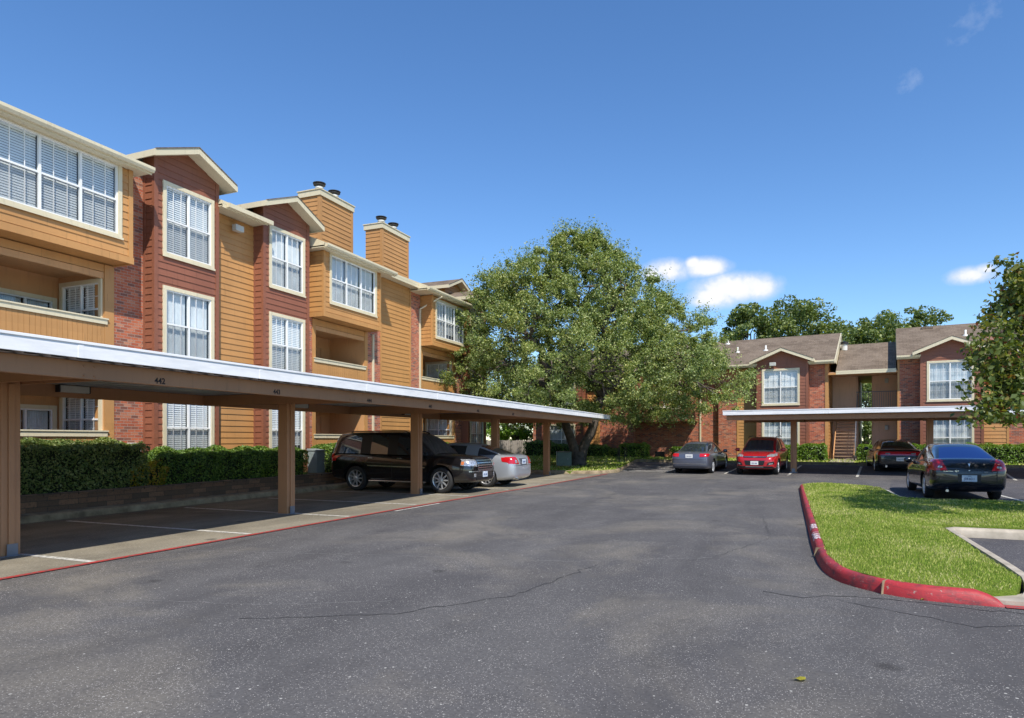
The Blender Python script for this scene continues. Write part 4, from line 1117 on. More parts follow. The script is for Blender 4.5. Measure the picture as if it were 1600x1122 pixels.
# ---- 1 black off-roader under the long carport
def car_suv():
    W = 1.93; w = W/2
    low = [(-2.52, .50, .95, w*.84), (-2.48, .40, 1.18, w*.93), (-2.36, .34, 1.24, w*.97), (-2.0, .30, 1.245, w), (-1.2, .29, 1.235, w), (0, .29, 1.21, w), (.9, .29, 1.18, w), (1.25, .29, 1.17, w), (1.7, .29, 1.15, w), (2.15, .30, 1.10, w*.98), (2.36, .31, 1.05, w*.93), (2.47, .33, .98, w*.86), (2.53, .38, .88, w*.78)]
    gh = [(-2.50, 0, 0, .90*w, 'end'), (-2.34, 1.80, .77*w, .93*w, 'cpil'), (-2.10, 1.845, .785*w, .94*w, 'mid'), (-1.22, 1.86, .79*w, .945*w, 'pillar'), (-1.10, 1.86, .79*w, .945*w, 'mid'), (-.22, 1.855, .79*w, .945*w, 'pillar'), (-.10, 1.855, .79*w, .945*w, 'mid'), (.56, 1.80, .76*w, .93*w, 'front'), (1.24, 0, 0, .86*w, 'end')]
    # nose towards +X, near flank faces the camera
    c = Car('parked_suv', 'black seven-seat SUV with chrome wheels and chrome grille, parked nose-out between two carport posts', 'paint_black', low, gh, (-1.52, 1.52), .39, (-10.93, 18.22, 0), math.radians(-.5), 'car')
    for sg, ax in ((-1, 'right'), (1, 'left')):
        s = c.strip('x', ax, [(-1.05, .80), (1.0, .76)], .035, 'chrome', .012); c.mesh('chrome_strip', s[0], s[1], None, ['chrome'])
        y = sg*(w+.03); b = MB(); b.box(-1.0, 1.0, min(y, y-sg*.14), max(y, y-sg*.14), .30, .35); b.build('running_board', 'chrome', c.root, bevel=.015)
        t = MB(); yy = sg*.60
        t.tube([(-1.9, yy, 1.84), (-1.78, yy, 1.865), (.1, yy, 1.865), (.28, yy, 1.80)], .018, 8); t.build('roof_rail', 'plastic_black', c.root)
    g = c.patch('headlight', 'front', [(-.90, .83), (-.52, .80), (-.50, 1.00), (-.86, 1.02)], 'lamp_clear', .012)
    g = c.patch('headlight', 'front', [(.90, .83), (.52, .80), (.50, 1.00), (.86, 1.02)], 'lamp_clear', .012)
    for ax in ('right', 'left'):
        c.patch('indicator', ax, [(2.18, .84), (2.44, .82), (2.44, .98), (2.20, 1.0)], 'lamp_clear', .010)
        c.patch('marker_lamp', ax, [(2.20, .86), (2.28, .86), (2.28, .95), (2.20, .95)], 'lamp_amber', .014)
        c.patch('tail_lamp', ax, [(-2.50, .93), (-2.34, .93), (-2.36, 1.17), (-2.50, 1.17)], 'lamp_red', .012)
    for sg in (-1, 1): c.patch('tail_lamp', 'rear', [(sg*.80, .93), (sg*.93, .93), (sg*.90, 1.17), (sg*.78, 1.17)], 'lamp_red', .012)
    gr = c.patch('grille', 'front', [(-.47, .70), (.47, .70), (.50, 1.03), (-.50, 1.03)], 'plastic_black', .006)
    V = []; Fc = []
    for z in (.70, .765, .83, .895, .96, 1.025):
        v, f = c.strip('b', 'front', [(-.49, z), (.49, z)], .030, 'chrome', .030); o = len(V); V += v; Fc += [tuple(i+o for i in q) for q in f]
    for y in (-.49, .49):
        v, f = c.strip('b', 'front', [(y, .69), (y, 1.035)], .035, 'chrome', .032); o = len(V); V += v; Fc += [tuple(i+o for i in q) for q in f]
    for k in range(1, 9):
        y = -.49+.98*k/9; v, f = c.strip('b', 'front', [(y, .70), (y, 1.03)], .010, 'chrome', .024); o = len(V); V += v; Fc += [tuple(i+o for i in q) for q in f]
    c.mesh('grille_bars', V, Fc, None, ['chrome'], gr)
    c.patch('lower_intake', 'front', [(-.55, .40), (.55, .40), (.60, .50), (-.60, .50)], 'plastic_black', .006)
    for sg in (-1, 1): c.patch('fog_lamp', 'front', [(sg*.60, .50), (sg*.72, .50), (sg*.72, .60), (sg*.60, .60)], 'lamp_clear', .012)
    v, f = c.strip('b', 'front', [(-.85, .66), (.85, .66)], .022, 'chrome', .012); c.mesh('bumper_trim', v, f, None, ['chrome'])
    c.plate('front', .56, 'HTK 4108')
    S_ = []
    for ax in ('right', 'left'):
        S_ += [(ax, [(-.16, 1.18), (-.16, .40)]), (ax, [(1.05, 1.14), (1.05, .42)]), (ax, [(-1.16, 1.18), (-1.16, .78)]), (ax, [(-1.1, .38), (1.05, .38)]), (ax, [(-2.3, .66), (-2.0, .66)]), (ax, [(2.05, .60), (2.35, .62)])]
    c.seams(S_)
    c.mirror_pair(.92, w+.02, 1.22); c.handles((-.95, .10), 1.03, 'chrome')
    c.patch('plastic_cowl', 'top', [(1.22, -.6), (1.30, -.6), (1.30, .6), (1.22, .6)], 'plastic_black', .006)
    return c
car_suv()

def wrap_lamp(c, yin, yout, z0, z1, run, rear=True, mat='lamp_red', slant=0., nm='tail_lamp', h=None):
    ax = 'rear' if rear else 'front'; sx = -1 if rear else 1; xe = c.low[0][0] if rear else c.low[-1][0]
    for sg in (-1, 1):
        p = c.patch(nm, ax, [(sg*(yin+slant), z1), (sg*yin, z0), (sg*yout, z0+.02), (sg*yout, z1)], mat, .010)
        c.patch('side_lamp', 'left' if sg > 0 else 'right', [(xe-sx*.10, z0+.03), (xe-sx*run, z0+.09), (xe-sx*(run+.04), z1-.02), (xe-sx*.12, z1)], mat, .010, parent=p) if p else None

# ---- 2 silver saloon nose-in next to the SUV
def car_silver():
    W = 1.80
    c = Car('parked_sedan', 'silver saloon parked nose-in beyond the black SUV, its rounded tail to the drive', 'paint_silver', sedan_low(4.82, 1.11, .97, W), sedan_gh(-1.85, 1.42, 1.50, W, .95, .95), (-1.38, 1.40), .335, (-10.62, 21.0, 0), PI, 'car')
    wrap_lamp(c, .44, .88, .78, 1.02, .46, mat='lamp_red', slant=.10)
    for sg in (-1, 1): c.patch('reverse_lamp', 'rear', [(sg*.58, .82), (sg*.72, .82), (sg*.70, .92), (sg*.60, .92)], 'lamp_clear', .016)
    c.plate('rear', .86, 'BJ4 R209')
    c.patch('plate_recess', 'rear', [(-.30, .74), (.30, .74), (.32, .97), (-.32, .97)], 'paint_grey', .003)
    S_ = [('rear', [(-.80, .73), (.80, .73)]), ('top', [(-2.0, -.70), (-2.0, .70)])]
    for ax in ('right', 'left'): S_ += [(ax, [(.10, .92), (.10, .34)]), (ax, [(1.02, .88), (1.02, .36)]), (ax, [(-.90, .94), (-1.0, .55)]), (ax, [(-.9, .30), (1.02, .30)])]
    c.seams(S_); c.mirror_pair(.75, W/2, .98); c.handles((-.62, .38), .80)
    t = MB(); t.tube([(-2.42, .55, .30), (-2.2, .55, .30)], .035, 12); t.build('exhaust', 'chrome', c.root)
car_silver()

# ---- 3 blue-grey saloon across the lot
def car_grey():
    W = 1.83; x, y = far(-8.06, 33.0)
    c = Car('parked_sedan', 'blue-grey saloon seen from behind at the left end of the far parking row', 'paint_grey', sedan_low(4.80, 1.06, .95, W), sedan_gh(-1.80, 1.40, 1.48, W, .80, .90), (-1.38, 1.42), .33, (x, y, .05), PI/2-PHI, 'car', tilt=.03)
    wrap_lamp(c, .48, .88, .82, .97, .40)
    c.plate('rear', .86, 'CX9 K372', mat='vinyl_white'); c.patch('plate_recess', 'rear', [(-.42, .76), (.42, .76), (.45, .98), (-.45, .98)], 'paint_grey', .003)
    h = c.hit('rear', 0, 1.0); c.block('badge', (h.x-.004, 0, 1.0), (.01, .09, .09), 'chrome')
    S_ = [('rear', [(-.86, .70), (.86, .70)]), ('rear', [(-.86, .38), (.86, .38)])]
    for ax in ('right', 'left'): S_ += [(ax, [(.10, .92), (.10, .34)]), (ax, [(1.02, .88), (1.02, .36)]), (ax, [(-.90, .94), (-1.0, .55)])]
    c.seams(S_); c.mirror_pair(.75, W/2, .98); c.handles((-.62, .38), .80)
    v, f = c.strip('b', 'rear', [(-.75, .50), (.75, .50)], .02, 'chrome', .008); c.mesh('bumper_trim', v, f, None, ['chrome'])
car_grey()

# ---- 4 red crossover
def car_red():
    W = 1.84; w = W/2; x, y = far(-5.22, 33.1)
    low = [(-2.24, .50, .90, w*.82), (-2.20, .38, 1.05, w*.92), (-2.05, .30, 1.12, w*.97), (-1.5, .24, 1.12, w), (-.5, .24, 1.09, w), (.5, .24, 1.05, w), (1.05, .24, 1.05, w), (1.45, .25, 1.03, w*.99), (1.85, .27, .97, w*.94), (2.08, .28, .90, w*.86), (2.20, .30, .80, w*.76), (2.25, .34, .70, w*.66)]
    gh = [(-2.15, 0, 0, .84*w, 'end'), (-1.75, 1.60, .68*w, .88*w, 'cpil'), (-1.5, 1.64, .69*w, .89*w, 'mid'), (-.45, 1.67, .70*w, .90*w, 'pillar'), (-.34, 1.67, .70*w, .90*w, 'mid'), (.30, 1.62, .68*w, .895*w, 'front'), (1.28, 0, 0, .84*w, 'end')]
    c = Car('parked_crossover', 'bright red compact crossover facing the drive, beside the blue-grey saloon', 'paint_red', low, gh, (-1.32, 1.36), .345, (x, y, .06), -PI/2-PHI, 'car', tilt=-.03)
    for sg in (-1, 1):
        c.patch('headlight', 'front', [(sg*.52, .83), (sg*.86, .86), (sg*.84, .97), (sg*.50, .90)], 'lamp_clear', .012)
        c.patch('side_lamp', 'left' if sg > 0 else 'right', [(1.75, .88), (2.08, .83), (2.10, .92), (1.78, .98)], 'lamp_clear', .010)
        p = c.patch('fog_recess', 'front', [(sg*.50, .46), (sg*.80, .52), (sg*.78, .64), (sg*.56, .60)], 'plastic_black', .006)
        c.patch('fog_lamp', 'front', [(sg*.60, .50), (sg*.74, .53), (sg*.74, .57), (sg*.60, .55)], 'lamp_clear', .014)
        t = MB(); t.tube([(-1.6, sg*.60, 1.62), (-1.45, sg*.60, 1.685), (.0, sg*.60, 1.685), (.2, sg*.60, 1.63)], .016, 8); t.build('roof_rail', 'plastic_black', c.root)
    c.patch('grille', 'front', [(-.48, .795), (.48, .795), (.50, .865), (-.50, .865)], 'plastic_black', .006)
    v, f = c.strip('b', 'front', [(-.48, .83), (.48, .83)], .020, 'chrome', .016); c.mesh('grille_bar', v, f, None, ['chrome'])
    c.block('badge', (c.hit('front', 0, .83).x+.012, 0, .83), (.012, .16, .055), 'chrome')
    c.patch('lower_intake', 'front', [(-.38, .47), (.38, .47), (.44, .68), (-.44, .68)], 'plastic_black', .006)
    c.patch('skid_trim', 'front', [(-.80, .34), (.80, .34), (.72, .43), (-.72, .43)], 'plastic_black', .006)
    v, f = c.strip('b', 'front', [(-.38, .40), (.38, .40)], .03, 'chrome', .014); c.mesh('bumper_trim', v, f, None, ['chrome'])
    c.plate('front', .57, 'DRZ 6604', mat='vinyl_white')
    S_ = [('top', [(1.3, -.62), (2.0, -.50)]), ('top', [(1.3, .62), (2.0, .50)])]
    for ax in ('right', 'left'): S_ += [(ax, [(-.40, 1.05), (-.40, .36)]), (ax, [(.95, 1.0), (.95, .38)])]
    c.seams(S_); c.mirror_pair(.80, w+.02, 1.10); c.handles((-1.0, .0), .90)
    for ax in ('right', 'left'): c.patch('sill_cladding', ax, [(-.9, .25), (.95, .25), (.95, .36), (-.9, .36)], 'plastic_black', .008)
car_red()

# ---- 5 charcoal saloon with full-width tail lamp
def car_charcoal():
    W = 1.90
    c = Car('parked_sedan', 'charcoal saloon with a full-width red tail lamp, under the far carport', 'paint_charcoal', sedan_low(4.95, 1.10, 1.0, W, nose=.66), sedan_gh(-1.85, 1.35, 1.48, W, .75, .85), (-1.50, 1.52), .35, (4.75, 35.9, .15), PI/2, 'car', tilt=.03)
    p = c.patch('tail_lamp', 'rear', [(-.86, .83), (.86, .83), (.84, .99), (-.84, .99)], 'lamp_red', .010)
    for sg in (-1, 1): c.patch('reverse_lamp', 'rear', [(sg*.40, .87), (sg*.58, .87), (sg*.58, .93), (sg*.40, .93)], 'lamp_clear', .016)
    c.patch('side_lamp', 'left', [(-2.40, .85), (-2.10, .88), (-2.10, .97), (-2.38, .99)], 'lamp_red', .010)
    c.plate('rear', .66, 'GLM 7731', mat='vinyl_white')
    h = c.hit('rear', -.62, .66)
    S_ = [('rear', [(-.84, .60), (.84, .60)]), ('rear', [(-.84, .80), (.84, .80)])]
    for ax in ('right', 'left'): S_ += [(ax, [(.10, .95), (.10, .34)]), (ax, [(1.02, .9), (1.02, .36)]), (ax, [(-.95, .94), (-1.05, .55)])]
    c.seams(S_); c.mirror_pair(.80, W/2, 1.0); c.handles((-.62, .38), .84)
    for sg in (-1, 1): t = MB(); t.tube([(-2.50, sg*.55, .34), (-2.2, sg*.55, .34)], .045, 12); t.build('exhaust', 'chrome', c.root)
car_charcoal()

# ---- 6 black saloon by the grass island
def car_black():
    W = 1.79; w = W/2
    c = Car('parked_sedan', 'glossy black saloon backed up to the grass island, blue sky reflection tinted into rear window', 'paint_black_blue', sedan_low(4.80, 1.12, .98, W, tail=.76), sedan_gh(-1.98, 1.35, 1.50, W, .92, .90), (-1.40, 1.44), .335, (4.46, 22.62, .0), PI/2-math.radians(1.), 'car')
    for ch in c.root.children:
        if ch.name.startswith('rear_window'): ch.data.materials[0] = M['sky_tint_glass']
    for sg in (-1, 1):
        p = c.patch('tail_lamp', 'rear', [(sg*.47, .79), (sg*.85, .80), (sg*.83, 1.08), (sg*.60, 1.075)], 'lamp_red', .010, step=.03)
        q = c.patch('side_lamp', 'left' if sg > 0 else 'right', [(-2.33, .81), (-2.10, .90), (-1.96, 1.05), (-2.26, 1.075)], 'lamp_red', .010, parent=p, step=.03)
        h = c.hit('rear', sg*.64, .875)
        b = MB(); b.lathe([(0, .010), (.045, .008), (.055, 0)], 20, 0, lambda a, b_, c_, h=h: (h.x-.008-c_, h.y+a, h.z+b_)); b.build('reverse_lamp', 'lamp_clear', p, smooth=True)
    pl, x = c.plate('rear', .60, 'JDR·6G11')
    text_mesh('plate_text', 'TEXAS', .026, 'plate_blue', pl, (x-.006, 0, .60+.058), (PI/2, 0, -PI/2), .001, bold=.001)
    c.patch('plate_recess', 'rear', [(-.24, .50), (.24, .50), (.26, .71), (-.26, .71)], 'plastic_black', .003)
    h = Vector((min(c.hit('rear', yy_, .78).x for yy_ in (.27, .40, .56)), 0, 0))
    text_mesh('badge', 'PONTIAC', .038, 'chrome', c.root, (h.x-.010, .46, .775), (PI/2, 0, -PI/2), .002, bold=.001, sx=1.3)
    text_mesh('badge', 'G6', .062, 'chrome', c.root, (h.x-.010, .27, .780), (PI/2, 0, -PI/2), .002, bold=.002, sx=1.3)
    h = c.hit('rear', 0, .93)
    b = MB(); b.face([(h.x-.014, -.028, .985), (h.x-.014, .028, .985), (h.x-.030, 0, .90)]); b.face([(h.x-.014, -.028, .985), (h.x-.030, 0, .90), (h.x-.002, 0, .90)]); b.face([(h.x-.014, .028, .985), (h.x-.002, 0, .90), (h.x-.030, 0, .90)])
    b.build('emblem', 'chrome', c.root)
    h2 = c.hit('rear', 0, .80); b = MB(); b.lathe([(0, .012), (.016, .008), (.020, 0)], 14, 0, lambda a, b_, c_: (h2.x-c_-.004, a, .80+b_)); b.build('lock_button', 'chrome', c.root)
    h3 = c.hit('rear', -.36, .76); b = MB(); b.lathe([(0, .006), (.05, .004), (.055, 0)], 20, 0, lambda a, b_, c_: (h3.x-c_-.004, -.36+a*.9, .76+b_*.45)); b.build('badge', 'rail_metal', c.root)
    S_ = [('rear', [(-.50, .735), (.50, .735)]), ('rear', [(-.86, .72), (-.52, .735)]), ('rear', [(.86, .72), (.52, .735)]), ('rear', [(-.86, .40), (.86, .40)]), ('top', [(-2.15, -.62), (-2.15, .62)]), ('rear', [(-.50, .80), (-.50, .735)]), ('rear', [(.50, .80), (.50, .735)])]
    for ax in ('right', 'left'): S_ += [(ax, [(.10, .95), (.10, .34)]), (ax, [(1.02, .9), (1.02, .36)]), (ax, [(-.95, .94), (-1.05, .55)]), (ax, [(-.95, .30), (1.0, .30)])]
    c.seams(S_); c.mirror_pair(.80, W/2, .98); c.handles((-.62, .38), .82)
    t = MB(); t.tube([(-2.38, .48, .27), (-2.1, .48, .27)], .035, 12); t.build('exhaust', 'chrome', c.root)
car_black()
# ------------------------------------------------------------------ ground
def grid_sheet(name, poly, dz, mat, step=1.0, kind='structure', zf=None, skirt=0.):
    """a sheet that follows the lot, cut to an outline"""
    zf = zf or (lambda x, y: lot_z(x, y) + dz)
    bm = bmesh.new(); bm.faces.new([bm.verts.new((p[0], p[1], 0)) for p in poly])
    for c in (0, 1):
        lo, hi = min(p[c] for p in poly), max(p[c] for p in poly); k = math.floor(lo/step)*step + step
        while k < hi - 1e-4:
            no = (1, 0, 0) if c == 0 else (0, 1, 0); co = (k, 0, 0) if c == 0 else (0, k, 0)
            bmesh.ops.bisect_plane(bm, geom=bm.verts[:]+bm.edges[:]+bm.faces[:], plane_co=co, plane_no=no); k += step
    for v in bm.verts: v.co.z = zf(v.co.x, v.co.y)
    bmesh.ops.recalc_face_normals(bm, faces=bm.faces)
    if sum(f.normal.z for f in bm.faces) < 0: bmesh.ops.reverse_faces(bm, faces=bm.faces)
    if skirt:
        be = [e for e in bm.edges if e.is_boundary]
        g = bmesh.ops.extrude_edge_only(bm, edges=be)['geom']
        for v in g:
            if isinstance(v, bmesh.types.BMVert): v.co.z -= skirt
    me = bpy.data.meshes.new(name); bm.to_mesh(me); bm.free(); me.materials.append(M[mat])
    o = bpy.data.objects.new(name, me); COL.objects.link(o); boxuv(me)
    if kind: o['kind'] = kind
    return o
def line_poly(pts, w):
    L_, R_ = [], []
    for i, p in enumerate(pts):
        a = pts[max(i-1, 0)]; b = pts[min(i+1, len(pts)-1)]
        dx, dy = b[0]-a[0], b[1]-a[1]; l = math.hypot(dx, dy); nx, ny = -dy/l*w/2, dx/l*w/2
        L_.append((p[0]+nx, p[1]+ny)); R_.append((p[0]-nx, p[1]-ny))
    return L_ + R_[::-1]
def terrain():
    mb = MB()
    xs = [-900, -300, -120, -60, -30] + list(range(-28, 30, 2)) + [30, 60, 120, 300, 900]
    ys = [-900, -300, -100, -40, -20] + list(range(-18, 60, 2)) + [60, 90, 140, 300, 900]
    for a, b in zip(xs, xs[1:]):
        for c, d in zip(ys, ys[1:]):
            mb.face([(a, c, lot_z(a, c)-.03), (b, c, lot_z(b, c)-.03), (b, d, lot_z(b, d)-.03), (a, d, lot_z(a, d)-.03)])
    struct('ground', mb, 'grass_base')
terrain()
P2 = lambda a, b: far(a, b)
RED = [(-8.28, -30), (-8.27, 6), (-8.22, 10.2), (-8.15, 14), (-8.0, 17), (-7.78, 21.4), (-7.60, 28.8), (-7.62, 30.2)]
lot = [(-13.4, -30), (-13.4, 29.4), (-9.2, 29.4), (-7.9, 30.2), (-7.45, 31.5), P2(-12.2, 34.5), P2(-12.9, 37.6), P2(30, 37.6), (45, 20), (45, -30)]
grid_sheet('parking_lot', lot, 0., 'asphalt', 1.5)
stall = [(-13.38, -30), (-13.38, 29.38), (-9.2, 29.38), (-7.95, 30.1)] + [(x, y) for x, y in RED[:-1]][::-1]
grid_sheet('parking_stalls', stall, .004, 'asphalt_stall', 3.)
dark = [P2(-12.3, 31.2), P2(-9, 31.15), P2(-5, 31.2), P2(0.5, 31.1), (4.0, 30.3), (2.95, 22.9), (2.95, 18.7), (24, 18.7), P2(22, 37.58), P2(-12.8, 37.58)]
grid_sheet('far_parking_stalls', dark, .004, 'asphalt_dark', 1.5)
notch = [(2.52, 7.7), (14, 7.7), (14, 12.78), (2.60, 12.78)]
grid_sheet('parking_bay', notch, .004, 'asphalt_dark', 2.)
def stripe(pts, w, mat='line_white', dz=.008, name='parking_stripe'):
    o = grid_sheet(name, line_poly(pts, w), dz, mat, .8); return o
stripe(RED, .10, 'line_red', .012, 'fire_lane_line')
for u in (.40, 3.15, 5.88, 8.63, 11.37, 14.08, 16.80, 19.5, 22.2, 24.9, 27.6): stripe([(-13.0, u+.02), (-8.35+max(0, u-14)*.035, u)], .10)
stripe([(-8.02, 12.6), (-7.98, 14.6)], .07); stripe([(-7.86, 19.4), (-7.80, 21.6)], .07)
for a in (-9.45, -6.65, -3.92, -1.2, 1.5, 4.25, 7.0): stripe([P2(a, 31.5), P2(a, 36.6)], .10)
for k in range(4): stripe([P2(-12.1+.2*k, 31.9+.9*k), P2(-9.6, 32.5+1.25*k)], .09)
stripe([P2(-12.0, 31.7), P2(-9.5, 31.7)], .10)
for v in (2.98, 5.72, 8.45, 11.2): stripe([(v, 19.0), (v, 24.2)], .10)
stripe([(1.95, 7.62), (5, 7.60), (14, 7.5)], .13, 'line_red', .010, 'fire_lane_line')

# sweep of a kerb profile along a path (profile n measured to the left of travel)
def kerb(name, path, mat, w=.16, h=.15, taper=None, zbase=None, foot=.0, label=None):
    mb = MB(); rings = []
    prof = [(0, -.03), (.0, .01), (.022, h*.66), (.040, h*.88), (.068, h*.985), (.10, h), (w, h), (w+.01, -.03)]
    for i, p in enumerate(path):
        a = path[max(i-1, 0)]; b = path[min(i+1, len(path)-1)]
        dx, dy = b[0]-a[0], b[1]-a[1]; l = math.hypot(dx, dy); nx, ny = dy/l, -dx/l
        t = taper[i] if taper else 1.
        z0 = lot_z(*p) if zbase is None else zbase
        idx = len(mb.v); mb.v += [(p[0]+nx*n, p[1]+ny*n, z0 + (z if z < 0 else z*t)) for n, z in prof]; rings.append(idx)
    for a, b in zip(rings, rings[1:]):
        for k in range(len(prof)-1): mb.f.append((a+k, a+k+1, b+k+1, b+k)); mb.m.append(0)
    for r in (rings[0], rings[-1]): mb.f.append(tuple(r+k for k in range(len(prof)))); mb.m.append(0)
    o = mb.build(name, mat, None, smooth=True); 
    try: o.data.set_sharp_from_angle(angle=math.radians(50))
    except Exception: pass
    return o
def dense(pts, step=.35):
    out = []
    for p, q in zip(pts, pts[1:]):
        n = max(1, int(math.hypot(q[0]-p[0], q[1]-p[1])/step))
        out += [(p[0]+(q[0]-p[0])*k/n, p[1]+(q[1]-p[1])*k/n) for k in range(n)]
    return out + [pts[-1]]
def chaikin(pts, it=2):
    for _ in range(it):
        o = [pts[0]]
        for p, q in zip(pts, pts[1:]): o += [(p[0]*.75+q[0]*.25, p[1]*.75+q[1]*.25), (p[0]*.25+q[0]*.75, p[1]*.25+q[1]*.75)]
        pts = o + [pts[-1]]
    return pts
# travel so that the island lies to the right of the path: up the street side -> kerb profile grows into the island
outer = chaikin([(1.95, 7.60), (1.35, 7.60), (1.02, 7.74), (.74, 7.98), (.50, 8.38), (.39, 9.3), (.385, 11.5)], 2) + dense([(.39, 12.2), (.41, 17.5), (.45, 22.8)], .5)
outer += chaikin([(.45, 23.3), (.50, 23.9), (.80, 24.1)], 2)
tp = [min(1, .12 + i*.30) for i in range(len(outer))]
rk = kerb('red_kerb', outer, 'kerb_red', taper=tp, w=.128, h=.135)
jb = MB()
for (x0_, y0_, x1_, y1_) in ((.37, 9.86, .53, 9.86), (.93, 7.76, 1.01, 7.92)):
    dx_, dy_ = x1_-x0_, y1_-y0_; l_ = math.hypot(dx_, dy_); nx_, ny_ = -dy_/l_*.003, dx_/l_*.003
    jb.hexa([(x0_-nx_, y0_-ny_, .0), (x0_+nx_, y0_+ny_, .0), (x1_-nx_, y1_-ny_, .0), (x1_+nx_, y1_+ny_, .0), (x0_+.03*dx_/l_-nx_, y0_+.03*dy_/l_-ny_, .1365), (x0_+.03*dx_/l_+nx_, y0_+.03*dy_/l_+ny_, .1365), (x1_-nx_, y1_-ny_, .1375), (x1_+nx_, y1_+ny_, .1375)])
jo = jb.build('kerb_joint', 'concrete_old', rk)
tag(rk, 'red-painted fire lane kerb curving round the tip of the grass island', 'kerb')
# joint in the kerb and the stencilled words on its road side
for (word, y) in (('FIRE', 12.3), ('LANE', 11.15)):
    o = text_mesh('kerb_stencil', word, .17, 'stencil_white', rk, (0, 0, 0), (0, 0, 0), 0., bold=.006)
    prof = [(.006, .04), (.022, .089), (.040, .119), (.068, .133), (.10, .135), (.135, .135)]
    arc = [0]
    for p, q in zip(prof, prof[1:]): arc.append(arc[-1]+math.hypot(q[0]-p[0], q[1]-p[1]))
    bm = bmesh.new(); bm.from_mesh(o.data)
    for e in range(14):
        yy = -.08 + e*.012; bmesh.ops.bisect_plane(bm, geom=bm.verts[:]+bm.edges[:]+bm.faces[:], plane_co=(0, yy, 0), plane_no=(0, 1, 0))
    for v in bm.verts:
        a = min(max(v.co.y + .105, 0), arc[-1]-.001)
        for i in range(len(arc)-1):
            if arc[i] <= a <= arc[i+1]: break
        t = (a-arc[i])/(arc[i+1]-arc[i]); n_ = prof[i][0]*(1-t)+prof[i+1][0]*t; z_ = prof[i][1]*(1-t)+prof[i+1][1]*t
        v.co = Vector((.388 + n_ - .003, y - v.co.x*1.9, z_ + .003))
    bm.to_mesh(o.data); bm.free()
ck = kerb('concrete_kerb', chaikin([(.80, 24.1), (1.6, 23.9), (2.45, 23.2), (2.78, 22.2), (2.80, 20.2), (2.86, 19.1), (3.4, 18.6)], 2) + dense([(3.6, 18.58), (14, 18.55)], 2.), 'concrete')
tag(ck, 'bare concrete kerb between the grass island and the stall of the glossy black saloon', 'kerb')
nk = kerb('concrete_kerb', dense([(14, 12.80), (2.62, 12.80)], 2.) + dense([(2.60, 12.75), (2.50, 8.6)], .6) + [(2.44, 8.2), (2.28, 7.85)], 'concrete', w=.15, taper=[1.]*(len(dense([(14, 12.80), (2.62, 12.80)], 2.) + dense([(2.60, 12.75), (2.50, 8.6)], .6))-1) + [.9, .55, .25])
tag(nk, 'bare concrete kerb round the empty parking bay at the right edge of the grass island', 'kerb')
# island turf
isl = [(.565, 23.6), (.53, 12.), (.52, 9.3), (.61, 8.48), (.81, 8.10), (1.07, 7.82), (1.38, 7.73), (1.75, 7.75), (2.15, 8.02), (2.32, 8.5), (2.44, 12.97), (14, 12.97), (14, 18.38), (3.3, 18.40), (2.70, 18.9), (2.63, 20.2), (2.62, 22.1), (2.35, 23.0), (1.55, 23.72), (.8, 23.93)]
def islz(x, y):
    d = min(x-.5, 2.5-x if y < 12.9 else 9, (y-7.75) if y < 9.5 else 9) ; return .130 - .06*smooth((x-1.5)/.7)*smooth((8.6-y)/.6) + .05*smooth(max(0, d)/.8) + .012*math.sin(x*2.1+y*1.3)
grid_sheet('grass_island', isl, 0, 'grass_base', .25, zf=islz, skirt=.16)
wk = MB(); wk.prism([(1.42, 7.77), (1.75, 7.72), (1.98, 7.70), (2.6, 7.72), (3.6, 7.75), (3.5, 8.2), (2.36, 8.30), (2.12, 8.00), (1.6, 7.84)], -.02, .045)
struct('concrete_apron', wk, 'concrete')
# far kerb, lawns, path
fk = kerb('concrete_kerb', dense([P2(-12.9, 37.6), P2(16, 37.6)], 1.5)[::-1], 'concrete_old', w=.16)
fk2 = kerb('concrete_kerb', dense(chaikin([P2(-12.9, 37.6), P2(-12.4, 34.4), (-7.45, 31.5), (-7.9, 30.2), (-9.2, 29.45), (-13.4, 29.4)][::-1], 2), .8)[::-1], 'concrete_old')
bpy.data.objects.remove(fk); fk = kerb('concrete_kerb', dense([P2(-12.9, 37.6), P2(16, 37.6)], 1.5)[::1], 'concrete_old', w=-.0+.16)
for v in fk.data.vertices: pass
tag(fk, 'long low kerb between the far parking row and the lawn of the two-storey block', 'kerb')
tag(fk2, 'curved kerb round the lawn of the oak tree at the end of the long carport', 'kerb')
flawn = [P2(-12.9, 37.7), P2(16, 37.7), P2(16, 41.0), P2(-12.9, 41.0)]
lz = lambda x, y: .42 + .06*smooth(((x*SF+y*CF)-37.7)/2.5)
grid_sheet('lawn', flawn, 0, 'grass_base', 1., zf=lz, skirt=.3)
oak_lawn = [P2(-12.95, 41.), P2(-12.95, 37.5), P2(-12.45, 34.6), (-7.58, 31.6), (-8.0, 30.35), (-9.25, 29.58), (-13.4, 29.55), (-16.1, 29.55), (-16.1, 35.3), (-26.5, 35.3), (-26.5, 47), P2(-21, 41)]
oz = lambda x, y: lot_z(x, y) + .13 + .10*smooth((min(-x-8.2, 6)+min(y-30, 6))/9)
grid_sheet('lawn', oak_lawn, 0, 'grass_base', .75, zf=oz, skirt=.3)
wk = grid_sheet('footpath', [P2(-2.75, 37.55), P2(-1.60, 37.55), P2(-1.60, 40.75), P2(-2.75, 40.75)], 0, 'concrete', .6, zf=lambda x, y: lz(x, y)+.03)
slab = MB()
def fbox(mb, a0, a1, b0, b1, z0, z1): mb.hexa([(*P2(a, b), z) for z in (z0, z1) for b in (b0, b1) for a in (a0, a1)])
fbox(slab, -2.95, .36, 40.6, 50, .3, .505); struct('stair_hall_floor', slab, 'concrete')

